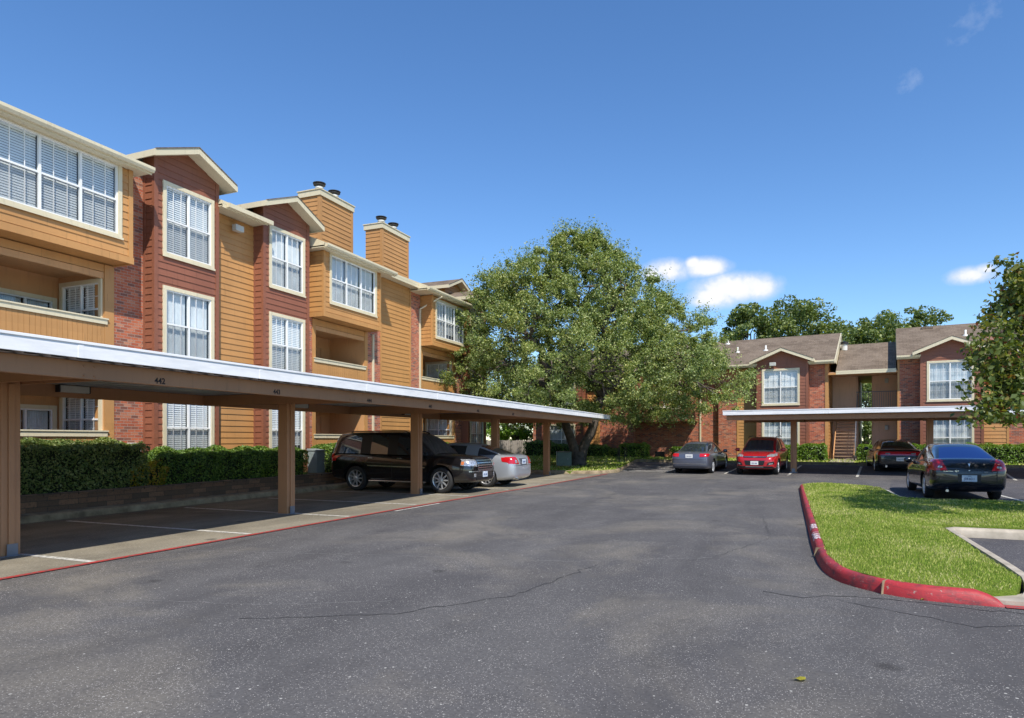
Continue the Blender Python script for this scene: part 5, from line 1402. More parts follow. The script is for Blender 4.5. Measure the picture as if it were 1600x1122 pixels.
# near building's bed and low wall
bed = MB(); bed.box(-16.3, -14.02, -20, 29.3, .1, .46); bed.box(-27, -16.3, -20, 36, .05, .30)
struct('planting_bed', bed, 'soil')
lw = MB(); lw.box(-14.03, -13.86, -20, 29.35, 0, .44)
R = random.Random(3); u = -20.
while u < 29.2:
    w = R.uniform(.34, .48); d_ = R.uniform(-.006, .012); lw.box(-14.045+d_, -13.845+d_, u, min(u+w-.012, 29.35), .442, .50+R.uniform(-.006, .006)); u += w
o = lw.build('retaining_wall', 'block_wall', bevel=.008); tag(o, 'low brown block retaining wall under the hedge, along the back of the long carport', 'retaining wall')
gk = kerb('concrete_kerb', [(x, y) for x, y in dense([(-13.36, 29.3), (-13.38, -20)], 1.2)], 'concrete_old', w=.48, h=.14)
tag(gk, 'stained wide concrete kerb at the foot of the block retaining wall', 'kerb')

# cracks in the drive
def crack(pts, w, seed):
    R = random.Random(seed); P = []
    for p, q in zip(pts, pts[1:]):
        n = max(2, int(math.hypot(q[0]-p[0], q[1]-p[1])/.10))
        for k in range(n): t = k/n; P.append((p[0]+(q[0]-p[0])*t+R.gauss(0, .018), p[1]+(q[1]-p[1])*t+R.gauss(0, .018)))
    P.append(pts[-1]); mb = MB(); L_, R_ = [], []
    for i in range(len(P)-1):
        a, b = P[i], P[i+1]; l = math.hypot(b[0]-a[0], b[1]-a[1]) or 1; nx, ny = -(b[1]-a[1])/l, (b[0]-a[0])/l
        w0 = w*R.uniform(.4, 1.3)
        mb.face([(a[0]-nx*w0/2, a[1]-ny*w0/2, .003), (a[0]+nx*w0/2, a[1]+ny*w0/2, .003), (b[0]+nx*w0/2, b[1]+ny*w0/2, .003), (b[0]-nx*w0/2, b[1]-ny*w0/2, .003)])
    return mb
simple('crack_dark', (.030, .030, .032), .95, var=0); simple('crack_light', (.26, .25, .24), .95, var=.2)
for pts, w, m_, sd in (([(.45, 7.35), (.95, 7.05), (1.5, 6.7), (1.9, 6.9), (3.2, 6.8)], .012, 'crack_dark', 1), ([(-.25, 7.45), (.2, 7.30), (.5, 7.55), (1.2, 7.52), (1.9, 7.40), (3.4, 7.30)], .018, 'crack_dark', 2),
                      ([(-4.5, 4.5), (-3.3, 5.2), (-2.6, 6.2), (-2.2, 8.2)], .014, 'crack_dark', 3), ([(-8.0, 7.0), (-5.4, 7.7), (-2.6, 8.3), (-.9, 9.3)], .011, 'crack_light', 4),
                      ([(-6.2, 4.6), (-4.6, 5.0), (-3.6, 5.6)], .009, 'crack_light', 5), ([(-.9, 9.3), (-.2, 11.5), (-.4, 14.5)], .009, 'crack_dark', 7)):
    mb = crack(pts, w, sd); struct('road_crack', mb, m_)
# ------------------------------------------------------------------ carports
def carport(label, kind, s0, s1, posts, z0, n_front, n_back, beam_ends, numbers=(), lights=(), cat='carport', ptex='carport_brown', sn=0):
    if kind == 'left': F = lambda s, n, z: (-9.95+n, s, z+z0); loc = (-9.95, (s0+s1)/2, z0); rz = 0; off = loc
    else:
        F = lambda s, n, z: (s, 33.0-n, z+z0); off = ((s0+s1)/2, 33., z0); x, y = far(off[0], 33.); loc = (x, y, z0); rz = -PHI
    root = thing('carport', label, cat, loc, rz, 'timber carports')
    # corrugated deck
    r = MB(); pitch = .305; s = s0
    while s < s1 - .01:
        e = min(s+pitch, s1); q = (e-s)
        prof = [(s, .045), (s+q*.18, .045), (s+q*.30, 0), (s+q*.88, 0), (e, .045)]
        for (a, za), (b, zb) in zip(prof, prof[1:]):
            r.face([F(a, n_back, 2.60+za), F(b, n_back, 2.60+zb), F(b, n_front-.012, 2.60+za if False else 2.60+zb), F(a, n_front-.012, 2.60+za)])
        s = e
    ro = r.build('roof_deck', 'corrugated', root, off)
    t = MB(); t.box(s0, s1, n_back+.02, n_front-.02, 2.77, 2.79, 0, F); t.build('roof_sheet', 'roof_white', root, off)
    f = MB(); f.box(s0-.03, s1+.03, n_front-.010, n_front+.03, 2.615, 2.815, 0, F); f.box(s0-.03, s1+.03, n_back-.03, n_back+.01, 2.615, 2.815, 0, F)
    f.box(s0-.031, s0+.01, n_back+.0101, n_front-.0101, 2.615, 2.815, 0, F); f.box(s1-.01, s1+.031, n_back+.0101, n_front-.0101, 2.615, 2.815, 0, F)
    f.box(s0-.045, s1+.045, n_front+.0301, n_front+.045, 2.79, 2.825, 0, F)
    fo_ = f.build('fascia', 'roof_white', root, off, bevel=.004)
    sm = MB(); q = s0 + 1.3
    while q < s1-.2:
        sm.box(q, q+.07, n_front+.0305, n_front+.034, 2.616, 2.79, 0, F); q += 3.05
    x = sm.build('fascia_joint', 'roof_white', fo_); x.location = tuple(-q for q in off)
    b0, b1 = beam_ends
    for n in (n_front-.19, -2.25 if kind == 'left' else n_back+.80):
        b = MB(); b.box(b0, b1, n-.045, n+.045, 2.375, 2.598, 0, F)
        bo = b.build('long_beam', ptex, root, off, bevel=.006)
        if n > 0:
            for (txt, s) in numbers:
                p = F(s, n+.047, 2.435)
                text_mesh('space_number', txt, .115, 'number_dark', bo, (p[0]-off[0], p[1]-off[1], p[2]-off[2]), (PI/2, 0, PI/2), .001, bold=.003, sx=1.0)
            bl = MB()
            for s in posts:
                for ds in (-.07, .07):
                    for z in (2.42, 2.54):
                        bl.lathe([(.016, 0), (.012, .012), (0, .014)], 8, 0, lambda a, b_, c, s=s, ds=ds, z=z: F(s+ds+a, n+.045+c, z+b_))
            x = bl.build('bolts', 'carport_brown', bo, off, smooth=True)
        else:
            for s in lights:
                l = MB(); l.box(s-.27, s+.27, n+.046, n+.17, 2.46, 2.585, 0, F); l.box(s-.29, s-.2701, n+.046, n+.175, 2.455, 2.59, 1, F); l.box(s+.2701, s+.29, n+.046, n+.175, 2.455, 2.59, 1, F)
                l.build('light_fixture', ['light_fixture', 'flue_dark'], root, off, bevel=.01)
    for s in posts:
        c = MB()
        for ds in (-.165, .165): c.box(s+ds-.02, s+ds+.02, (-2.204 if kind == 'left' else n_back+.846), n_front-.236, 2.37, 2.59, 0, F)
        c.build('cross_beam', ptex, root, off, bevel=.005)
        p = MB(); hp = .125; p.box(s-hp, s+hp, -hp+.0, hp, -.05, 2.59, 0, F)
        p.box(s-.04, s+.04, hp+.0005, hp+.028, -.05, 2.368, 0, F); p.box(s-.04, s+.04, -hp-.028, -hp-.0005, -.05, 2.368, 0, F)
        po = p.build('post', ptex, root, off, bevel=.008)
        sh = MB()
        for sg in (-1, 1): sh.box(s-.07, s+.07, sg*.158-.004, sg*.158+.004, 0., .17, 0, F)
        sh.box(s-.17, s+.17, -.20, .20, -.02, .012, 0, F)
        x = sh.build('post_shoe', 'rail_metal', po); x.location = tuple(-q for q in off)
    return root
carport('long brown timber carport with white roof edge and space numbers, along the near three-storey block', 'left', -8.0, 32.5, (-5.0, .5, 5.76, 11.34, 16.80, 22.5, 28.25), 0., 1.85, -3.5, (-7.9, 29.8),
        [('440', 1.4), ('441', 4.1), ('442', 6.80), ('443', 9.15), ('444', 11.95), ('445', 14.6), ('446', 17.4), ('447', 20.1)], (8.15, 14.3, 19.8))
carport('brown carport with white roof edge across the lot, in front of the two-storey block', 'far', -6.60, 3.45, (-3.85, 1.48), .10, 1.95, -3.3, (-6.5, 3.35))
carport('second far carport, set a little lower beyond the overhanging tree branch at the right', 'far', 3.62, 14.0, (6.9, 12.3), -.06, 1.95, -3.3, (3.7, 13.9))

# ------------------------------------------------------------------ vegetation
def rsphere(n): return unit(rng.normal(0, 1, (n, 3)))
def blob_leaves(centers, radii, per, ls, flat=.75, out=.5, var=.35, shell=.55):
    n = len(centers)*per
    C = np.repeat(centers, per, 0); Rr = np.repeat(radii, per)
    D = rsphere(n); rad = Rr*(shell + (1-shell)*rng.random(n))**.6
    P = C + D*(rad[:, None])*np.array([1, 1, flat])
    T, B = leaf_frames(D*out + np.array([0, 0, .45]), .75)
    ln = ls*(1-var+2*var*rng.random(n)); return P, T, B, ln, ln*.58
def limb_path(a, b, sag=.0, n=7, wob=.15, R=random):
    a, b = Vector(a), Vector(b); out = []
    L_ = (b-a).length
    for k in range(n+1):
        t = k/n; p = a.lerp(b, t); p.z += math.sin(t*PI)*sag*L_
        if 0 < k < n: p += Vector((R.gauss(0, wob), R.gauss(0, wob), R.gauss(0, wob)))*L_*.12
        out.append(p)
    return out
def oak():
    cx, cy = -6.05+0.0, 36.2
    # crown centre: trunk stands a little left of the crown's middle
    tx, ty, tz = TRUNK
    root = thing('oak_tree', 'large spreading oak with a forked trunk at the end of the long carport', 'tree', (tx, ty, tz))
    rightv = np.array([math.cos(TH), math.sin(TH), 0]); fwd = np.array([-math.sin(TH), math.cos(TH), 0])
    # envelope: (z, radius towards image left, radius towards image right)
    prof = [(2.6, 4.6, 5.6), (3.4, 6.4, 8.0), (4.6, 6.9, 8.7), (6.2, 7.0, 7.9), (7.6, 6.8, 6.5), (9.0, 6.0, 4.9), (10.0, 5.0, 3.7), (10.9, 3.2, 2.5), (11.8, 1.4, 1.4), (12.9, .3, .5)]
    def rad(z, c):
        for p, q in zip(prof, prof[1:]):
            if p[0] <= z <= q[0]:
                t = (z-p[0])/(q[0]-p[0]); l = p[1]*(1-t)+q[1]*t; r = p[2]*(1-t)+q[2]*t; break
        else: l = r = .5
        w = (c+1)/2; return (l*(1-w)+r*w)*.94
    cen = []; rr = []
    while len(cen) < 1250:
        z = 2.6 + 9.9*rng.random(); th = rng.random()*2*PI; c = math.cos(th)
        R_ = rad(z, c); 
        if rng.random() > (R_/8.7+.1): continue
        lump = 1 + .10*math.sin(3*th+z*.9) + .13*math.sin(7*th-z*2.1) + .08*math.sin(z*4.2+th*2)
        f = (.50+.50*rng.random()**.5)*lump if rng.random() < .82 else .5*rng.random()**.5
        rx = R_*f*c; ry = R_*.66*f*math.sin(th)
        p = rightv*rx + fwd*ry
        if math.sin(rx*1.35+1.0)*math.sin(z*1.25+ry*.8) + .5*math.sin(rx*2.9-z*2.3+ry) > .50: continue
        drop = rng.normal(0, .15)
        cen.append((tx+p[0], ty+p[1], z+drop)); rr.append((.16+.50*rng.random()**1.6)*(1.0 if z < 9.5 else .8))
    # wispy sprays at the silhouette
    for _ in range(420):
        z = 3.4+8.9*rng.random(); th = rng.random()*2*PI; R_ = rad(z, math.cos(th))*(rng.uniform(.92, 1.10)+.07*math.sin(7*th-z*2.1))
        p = rightv*R_*math.cos(th) + fwd*R_*.66*math.sin(th); cen.append((tx+p[0], ty+p[1], z+.2)); rr.append(rng.uniform(.14, .34))
    cen = np.array(cen); rr = np.array(rr)
    P, T, B, l, w = blob_leaves(cen, rr*1.2, 165, .108, .8, .35, shell=.15)
    # shoots: leaves strung along short twigs that stick out and up
    ns = 3600; ci = rng.integers(0, len(cen), ns); ax = np.array([tx, ty, 5.5]); dr = unit(unit(cen[ci]-ax)*.9 + rng.normal(0, .45, (ns, 3)) + np.array([0, 0, .35])); ln_ = rng.uniform(.5, 1.15, ns)
    tt = rng.random((ns, 16)); Q = (cen[ci][:, None, :] + dr[:, None, :]*(tt*ln_[:, None])[:, :, None] + rng.normal(0, .055, (ns, 16, 3))).reshape(-1, 3)
    T2, B2 = leaf_frames(np.repeat(dr, 16, 0)*.3 + np.array([0, 0, .5]), .8); l2 = .10*(.7+.6*rng.random(len(Q)))
    P = np.vstack([P, Q]); T = np.vstack([T, T2]); B = np.vstack([B, B2]); l = np.concatenate([l, l2]); w = np.concatenate([w, l2*.58])
    keep = rng.random(len(P)) < .97
    cloud_mesh('crown', P[keep], T[keep], B[keep], l[keep], w[keep], 'leaf_oak', root, (tx, ty, tz))
    R = random.Random(5); tb = MB()
    # forked trunk
    rv = Vector(rightv); fv = Vector(fwd)
    base = Vector((tx, ty, tz-.1))
    forks = [(-rv*.75+fv*.1, 3.4, .24), (rv*1.0, 3.7, .25)]
    tb.tube([base, base+Vector((0, 0, .25)), base+Vector((0, 0, .75))], [.50, .40, .36], 14)
    ends = []
    for d, h, r in forks:
        s = rv*(.20 if d.dot(rv) > 0 else -.20)
        path = [base+Vector((0, 0, .35))+s*.5, base+s*1.3+Vector((0, 0, 1.0)), base+d*.55+s+Vector((0, 0, 2.0)), base+d+s+Vector((0, 0, h))]
        tb.tube(path, [r*1.25, r*1.05, r*.95, r*.8], 12); ends.append(path[-1])
    tgt = []
    for k in range(110):
        i = R.randrange(1250); tgt.append(Vector(cen[i]))
    mains = []
    for k in range(13):
        th = 2*PI*k/13+R.uniform(-.2, .2); zz = R.uniform(5, 9); R_ = rad(zz, math.cos(th))*.55
        e = base + rv*R_*math.cos(th) + fv*R_*.85*math.sin(th); e.z = zz
        src = ends[1] if (e-base).dot(rv) > 0 else ends[0]
        path = limb_path(src, e, .06, 7, .5, R); tb.tube(path, [.20-.015*j for j in range(len(path))], 8); mains += path[2:]
    for e in tgt:
        src = min(mains, key=lambda m_: (m_-e).length)
        path = limb_path(src, e, .05, 6, .6, R); n = len(path); tb.tube(path, [.065*(1-j/n)+.012 for j in range(n)], 6)
    tb.build('trunk', 'bark', root, (tx, ty, tz), smooth=True)
def pt(px, d):
    X = (px-800)/1031.*d; return (X*math.cos(TH) - d*math.sin(TH), X*math.sin(TH) + d*math.cos(TH))
TRUNK = (*pt(904, 35.2), .31)
oak()
def bgtree(label, px, d, z_top, r, tz=.3, mat='leaf_far', group='trees behind the far building', z_low=None, seed=0, n=220, per=85, ls=.30, aspect=1., name='tree', cat='tree', lump=.5):
    x, y = pt(px, d); root = thing(name, label, cat, (x, y, tz), 0, group)
    z_low = z_low if z_low is not None else tz+2.5
    zc = (z_top+z_low)/2; hh = (z_top-z_low)/2
    D = rsphere(n); f = (.55+.45*rng.random(n)); lob = 1+.16*np.sin(3*np.arctan2(D[:, 1], D[:, 0])+seed)+.12*np.sin(5*D[:, 2]+seed*2+4*D[:, 0])
    C = np.array([x, y, zc]) + D*(f*lob)[:, None]*np.array([r, r*aspect, hh]); C = C[np.sin(C[:, 0]*2.1+seed)*np.sin(C[:, 2]*2.3+C[:, 1]) < .45]
    C = C[(np.linalg.norm(C[:, None]-C[None], axis=2) < r*.42).sum(1) > 4]; n = len(C); rr = rng.uniform(.16, .30, n)*min(r, hh)*lump*2
    P, T, B, l, w = blob_leaves(C, rr, per, ls*.85, .6, .5, shell=.4)
    cloud_mesh('crown', P, T, B, l, w, mat, root, (x, y, tz))
    R = random.Random(seed); tb = MB()
    tb.tube(limb_path((x, y, tz-.2), (x, y, z_low+hh*.4), 0, 5, .1, R), [.035*r+.10-.012*k for k in range(6)], 9)
    for k in range(12):
        e = C[R.randrange(n)]; tb.tube(limb_path((x, y, z_low+R.uniform(-.4, hh*.4)), tuple(e), .08, 5, .4, R), [.09-.014*j for j in range(6)], 6)
    tb.build('trunk', 'bark', root, (x, y, tz), smooth=True)
bgtree('leafy tree above the roof ridge just right of the big oak crown', 1168, 62, 14.6, 2.6, seed=1, z_low=8, n=150, ls=.34)
bgtree('tallest rounded tree above the ridge of the left roof wing', 1240, 62, 15.0, 3.5, seed=2, z_low=8, n=200, ls=.34)
bgtree('low round tree peeping over the ridge between two taller ones', 1145, 64, 11.8, 3.2, seed=9, z_low=6, n=120, ls=.34)
bgtree('tree directly behind the small round flue of the stair roof', 1320, 58, 12.4, 2.9, seed=3, z_low=5, n=160, ls=.32)
bgtree('broad green tree above the roof of the stair hall', 1365, 58, 13.2, 3.6, seed=4, z_low=5, n=200, ls=.32)
bgtree('tree whose top shows just left of the higher right roof', 1428, 62, 14.3, 3.0, seed=5, z_low=7, n=180, ls=.32)
bgtree('shrubby bright green tree behind the grey board fence', 808, 50, 4.6, 3.2, tz=.1, seed=6, z_low=.9, n=150, ls=.2, mat='leaf_hedge_bright', group=None, aspect=.6)
bgtree('dark evergreen tree standing behind the fence and the bright shrub', 790, 58, 9.5, 4.5, tz=.1, seed=7, z_low=2.2, n=200, ls=.26, group=None)
bgtree('tree seen through the passage behind the outdoor stair', 1352, 54, 6.5, 2.4, tz=.2, seed=8, z_low=.8, n=120, ls=.22, group=None, aspect=.6)
# ornamental pear at the right, trunk outside the picture
def pear():
    x, y, tz = PEAR; root = thing('pear_tree', 'leafy tree with a few rust-red leaves reaching in from the right edge', 'tree', (x, y, tz))
    n = 620; D = rsphere(n); f = .45+.55*rng.random(n)**.7
    zc, hz, r = 4.35, 2.35, 3.15
    shape = 1 - .25*np.clip(D[:, 2], 0, 1)**2
    lob = 1+.10*np.sin(4*np.arctan2(D[:, 1], D[:, 0])+1)+.08*np.sin(6*D[:, 2])
    C = np.array([x, y, zc]) + D*(f*lob*shape)[:, None]*np.array([r, r, hz])
    def keepc(a, b, c):
        d = -a*math.sin(TH)+b*math.cos(TH); X = a*math.cos(TH)+b*math.sin(TH); px = 800+1031*X/d; py = 687-1031*(c-1.6)/d
        return px > 1530 + max(0, 560-py)*.36 and py < 625 and (py > 415 or px > 1640)      # the crown leans away from the drive
    # low hanging bough towards the carport
    ok = np.array([keepc(*q) for q in C]); C = C[ok]
    ex = []
    for (px_, py_, d_, k) in ((1535, 636, 11.6, 3), (1550, 645, 11.7, 3), (1566, 636, 11.8, 4), (1532, 565, 11.6, 4), (1540, 545, 11.6, 4), (1530, 600, 11.6, 3), (1590, 450, 12.0, 8), (1575, 480, 12., 7), (1598, 425, 12.2, 8), (1560, 510, 11.8, 7), (1580, 560, 12., 12), (1590, 610, 12., 12), (1565, 590, 12., 10), (1600, 520, 12.2, 10), (1580, 640, 12., 6)):
        q = pt(px_, d_)
        for _ in range(k): ex.append((q[0]+rng.normal(0, .12), q[1]+rng.normal(0, .2), 1.6+(687-py_)*d_/1031+rng.normal(0, .12)))
    # keep the crown's outline where the photograph has it
    d = -C[:, 0]*math.sin(TH)+C[:, 1]*math.cos(TH); X = C[:, 0]*math.cos(TH)+C[:, 1]*math.sin(TH); px = 800+1031*X/d; py = 687-1031*(C[:, 2]-1.6)/d
    C = np.vstack([C, np.array(ex)]); rr = rng.uniform(.20, .42, len(C))
    P, T, B, l, w = blob_leaves(C, rr, 42, .102, .9, .35, shell=.2)
    B_ = B; cloud_mesh('crown', P, T, B_, l, l*.72, 'leaf_pear', root, (x, y, tz), bend=.18)
    R = random.Random(8); tb = MB()
    tb.tube([(x, y, tz-.1), (x+.02, y, tz+1.0), (x-.03, y+.02, 2.6), (x, y, 4.4), (x+.1, y, 5.6)], [.15, .13, .12, .07, .02], 12)
    for k in range(60):
        e = C[R.randrange(len(C))]; zs = max(1.8, min(5.2, e[2]-1.0-R.random()))
        tb.tube(limb_path((x, y, zs), tuple(e), .04, 6, .35, R), [.045-.006*j for j in range(7)], 6)
    tb.build('trunk', 'bark', root, (x, y, tz), smooth=True)
PEAR = (6.75, 16.2, .15)
pear()

def hedge_box(name, label, F, x0, x1, y0, y1, z0, z1, mat, ls=.06, dens=900, group=None, lumpy=.06, cat='hedge', rnd=.18, core=True):
    """clipped shrub: leaves over a rounded block, F maps block coordinates to the world"""
    c = F((x0+x1)/2, (y0+y1)/2, z0); root = thing(name, label, cat, c, 0, group)
    sx, sy, sz = x1-x0, y1-y0, z1-z0
    A = [sy*sz, sy*sz, sx*sz, sx*sz, sx*sy*1.4]; n = int(sum(A)*dens); pick = rng.choice(5, n, p=np.array(A)/sum(A))
    U, V_ = rng.random(n), rng.random(n)
    P = np.zeros((n, 3)); Nn = np.zeros((n, 3))
    for k, (nx, ny, nz) in enumerate(((-1, 0, 0), (1, 0, 0), (0, -1, 0), (0, 1, 0), (0, 0, 1))):
        m_ = pick == k
        if k < 2: P[m_] = np.stack([np.full(m_.sum(), x0 if k == 0 else x1), y0+U[m_]*sy, z0+V_[m_]*sz], 1)
        elif k < 4: P[m_] = np.stack([x0+U[m_]*sx, np.full(m_.sum(), y0 if k == 2 else y1), z0+V_[m_]*sz], 1)
        else: P[m_] = np.stack([x0+U[m_]*sx, y0+V_[m_]*sy, np.full(m_.sum(), z1)], 1)
        Nn[m_] = (nx, ny, nz)
    # round the top edges
    cx, cy = (x0+x1)/2, (y0+y1)/2
    tx_ = np.clip((np.abs(P[:, 0]-cx)-(sx/2-rnd))/rnd, 0, 1); ty_ = np.clip((np.abs(P[:, 1]-cy)-(sy/2-rnd))/rnd, 0, 1); tz_ = np.clip((P[:, 2]-(z1-rnd))/rnd, 0, 1)
    P[:, 2] -= rnd*.45*np.maximum(tx_, ty_)**2*tz_; P[:, 0] -= np.sign(P[:, 0]-cx)*rnd*.35*(tz_**2)*tx_; P[:, 1] -= np.sign(P[:, 1]-cy)*rnd*.35*(tz_**2)*ty_
    lump = lumpy*(np.sin(P[:, 0]*5+P[:, 1]*4.1)+np.sin(P[:, 1]*7.3-P[:, 2]*6+P[:, 0]*2)+np.sin(P[:, 2]*9+P[:, 0]*8))*.6
    P += Nn*(lump - np.abs(rng.normal(0, .06, n)))[:, None]
    W = np.array([F(*p) for p in P]); N2 = np.array([F(*(p+q)) for p, q in zip(P, Nn)]) - W
    T, B = leaf_frames(N2 + np.array([0, 0, .3]), .7); ln = ls*(.6+.8*rng.random(n))
    cloud_mesh('foliage', W, T, B, ln, ln*.6, mat, root, c)
    mb = MB(); g = .13; mb.box(x0+g, x1-g, y0+g, y1-g, z0-.02, z1-g, 0, F)  # near-black block added inside, its colour standing for shade between the leaves
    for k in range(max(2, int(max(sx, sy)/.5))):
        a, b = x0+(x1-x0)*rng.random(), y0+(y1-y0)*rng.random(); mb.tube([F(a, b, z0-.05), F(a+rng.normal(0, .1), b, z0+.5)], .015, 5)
    mb.build('dark_core_and_stems', 'shrub_core', root, c)
I = lambda x, y, z: (x, y, z)
Ff = lambda a, b, z: (*far(a, b), z)
GH = 'clipped shrubs in front of the near block'
hedge_box('hedge', 'pale-topped taller hedge in front of the ground floor patio, at the left end', I, -15.35, -14.12, 6.2, 11.35, .46, 1.56, 'leaf_hedge_pale', .055, 1500, GH)
y = 11.75
for i, (w_, z_, lab) in enumerate(((1.85, 1.34, 'dark green hedge just right of the yellow-leaved shrub, in front of the near block'), (1.75, 1.36, 'middle dark green hedge between the yellow shrub and the utility cabinet'), (1.85, 1.35, 'dark green hedge seen just left of the second carport post, beside the utility cabinet'))):
    hedge_box('hedge', lab, I, -15.25, -14.2, y, y+w_, .46, z_, 'leaf_hedge', .055, 1300, GH); y += w_+.02
hedge_box('shrub', 'small yellow-green shrub glowing in the gap between two dark hedges', I, -14.9, -14.12, 10.9, 11.9, .46, 1.02, 'leaf_yellow', .06, 700, None, cat='shrub')
hedge_box('hedge', 'bright-topped hedge behind the tail of the black SUV, right of the utility cabinet', I, -15.3, -14.15, 18.6, 21.4, .46, 1.45, 'leaf_hedge', .06, 1100, GH)
hedge_box('hedge', 'hedge mostly hidden behind the black SUV and the silver saloon', I, -15.3, -14.15, 21.5, 28.5, .46, 1.40, 'leaf_hedge', .07, 500, GH)
GF = 'clipped shrubs in front of the far buildings'
hedge_box('hedge', 'rounded hedge right behind the left post of the far carport', Ff, -5.6, -4.28, 38.9, 40.0, .44, 1.32, 'leaf_hedge_bright', .08, 500, GF)
hedge_box('hedge', 'clipped bush immediately left of the foot of the outdoor stair', Ff, -4.22, -2.95, 38.9, 40.0, .44, 1.38, 'leaf_hedge_bright', .08, 500, GF)
hedge_box('hedge', 'small clipped bush immediately right of the foot of the outdoor stair', Ff, -1.5, -.72, 39.2, 40.1, .44, 1.34, 'leaf_hedge_bright', .08, 500, GF)
hedge_box('hedge', 'bush showing between the two black and charcoal saloons', Ff, .5, 1.9, 38.9, 39.9, .44, 1.35, 'leaf_hedge_bright', .08, 450, GF)
hedge_box('hedge', 'long hedge running along the wall behind the glossy black saloon to the right edge', Ff, 1.95, 9.5, 38.9, 39.95, .44, 1.36, 'leaf_hedge_bright', .085, 420, GF)
hedge_box('hedge', 'bright clipped bush against the brick wing, left of the vent grille', Ff, -14.6, -12.9, 38.8, 39.9, .40, 1.35, 'leaf_hedge_bright', .085, 450, GF)
hedge_box('shrub', 'small bush between the vent grille and the blue-grey saloon', Ff, -11.55, -10.6, 39.3, 40.2, .40, 1.15, 'leaf_hedge_bright', .08, 400, GF, cat='shrub')
hedge_box('shrub', 'dark shrub to the right of the oak trunk', Ff, -17.6, -15.4, 38.3, 39.6, .35, 1.25, 'leaf_hedge', .085, 400, GF, cat='shrub')
hedge_box('shrub', 'thin shrub beside the black bike rack', Ff, -15.3, -14.7, 38.9, 39.7, .38, 1.05, 'leaf_hedge', .085, 380, GF, cat='shrub')
hedge_box('hedge', 'dark hedge left of the green transformer box, under the end of the long carport', Ff, -21.0, -19.4, 38.2, 39.5, .25, 1.5, 'leaf_hedge', .085, 350, GF)
hedge_box('hedge', 'dark bush under the window behind the green transformer box', Ff, -19.3, -17.8, 38.6, 39.6, .28, 1.3, 'leaf_hedge', .085, 350, GF)
x, y = pt(742, 35); hedge_box('shrub', 'low dark shrub behind the roof of the silver saloon', I, x-.8, x+.9, y-.5, y+.6, .25, .95, 'leaf_hedge', .08, 350, None, cat='shrub')

# board fence between the two blocks
def fence():
    a = Vector((*pt(762, 45.), .1)); b = Vector((*pt(836, 46.5), .1)); d = (b-a); L_ = d.length; d.normalize(); nrm = Vector((-d.y, d.x, 0))
    root = thing('board_fence', 'weathered grey board fence closing the gap between the near block and the brick wing', 'fence', tuple(a))
    mb = MB(); s = 0; R = random.Random(4)
    F = lambda s, n, z: tuple(Vector((0, 0, 0)) + d*s + nrm*n + Vector((0, 0, z)))
    while s < L_: mb.box(s, s+.13, 0, .02, .02, 1.45+R.uniform(-.02, .02), 0, F); s += .142
    mb.build('boards', 'fence_wood', root)
    s = 0
    while s < L_+.1: p = MB(); p.box(s-.05, s+.05, .025, .12, 0, 1.5, 0, F); p.build('post', 'fence_wood', root); s += 1.6
    for z in (.3, 1.15): r = MB(); r.box(0, L_, .021, .024+.05, z, z+.09, 0, F); r.build('rail', 'fence_wood', root)
fence()
# utility boxes, rack
def ubox(name, label, loc, sx, sy, sz, mat, rz=0, cat='utility box', lid=True):
    root = thing(name, label, cat, loc, rz)
    b = MB(); b.box(-sx/2, sx/2, -sy/2, sy/2, 0, sz*.93); b.build('cabinet', mat, root, bevel=.015)
    b = MB(); b.hexa([(-sx/2-.02, -sy/2-.02, sz*.931), (sx/2+.02, -sy/2-.02, sz*.931), (-sx/2-.02, sy/2+.02, sz*.931), (sx/2+.02, sy/2+.02, sz*.931), (-sx/2-.02, -sy/2-.02, sz*.97), (sx/2+.02, -sy/2-.02, sz*.97), (-sx/2-.02, sy/2+.02, sz+.02), (sx/2+.02, sy/2+.02, sz+.02)]); b.build('lid', mat, root, bevel=.008)
    b = MB(); b.box(-sx/2-.05, sx/2+.05, -sy/2-.05, sy/2+.05, -.06, -.001); b.build('base_pad', 'concrete_old', root)
    b = MB(); b.box(sx*.22, sx*.26, -sy/2-.018, -sy/2-.001, sz*.40, sz*.55); b.build('latch', 'rail_metal', root)
x, y = pt(881, 34.6); ubox('transformer_box', 'dark green transformer box on the lawn at the left foot of the oak trunk', (x, y, lot_z(x, y)+.24), .75, .7, .72, 'utility_green', TH)
ubox('utility_cabinet', 'grey-green utility cabinet in the hedge gap right of the second carport post', (-14.5, 17.95, .50), .42, .38, .78, 'utility_grey', PI/2)
def rack():
    x, y = pt(972, 36.5); z = .33; root = thing('bike_rack', 'small black metal bike rack on the lawn right of the oak', 'bike rack', (x, y, z), TH)
    for k in range(2):
        t = MB(); xx = -.18+.36*k; t.tube([(xx, -.25, 0), (xx, -.25, .75), (xx, -.15, .85), (xx, .15, .85), (xx, .25, .75), (xx, .25, 0)], .02, 8); t.build('hoop', 'black_metal', root)
    t = MB(); t.tube([(-.2, -.25, .4), (.2, -.25, .4)], .015, 6); t.build('crossbar', 'black_metal', root)
rack()
# meter box on the brick strip above the hedge
b = MB(); b.box(-16.14, -15.99, 12.30, 12.62, 1.28, 1.52); o = b.build('meter_box', 'light_fixture', bevel=.01); tag(o, 'small pale meter box on the brick strip just above the hedge', 'meter box')
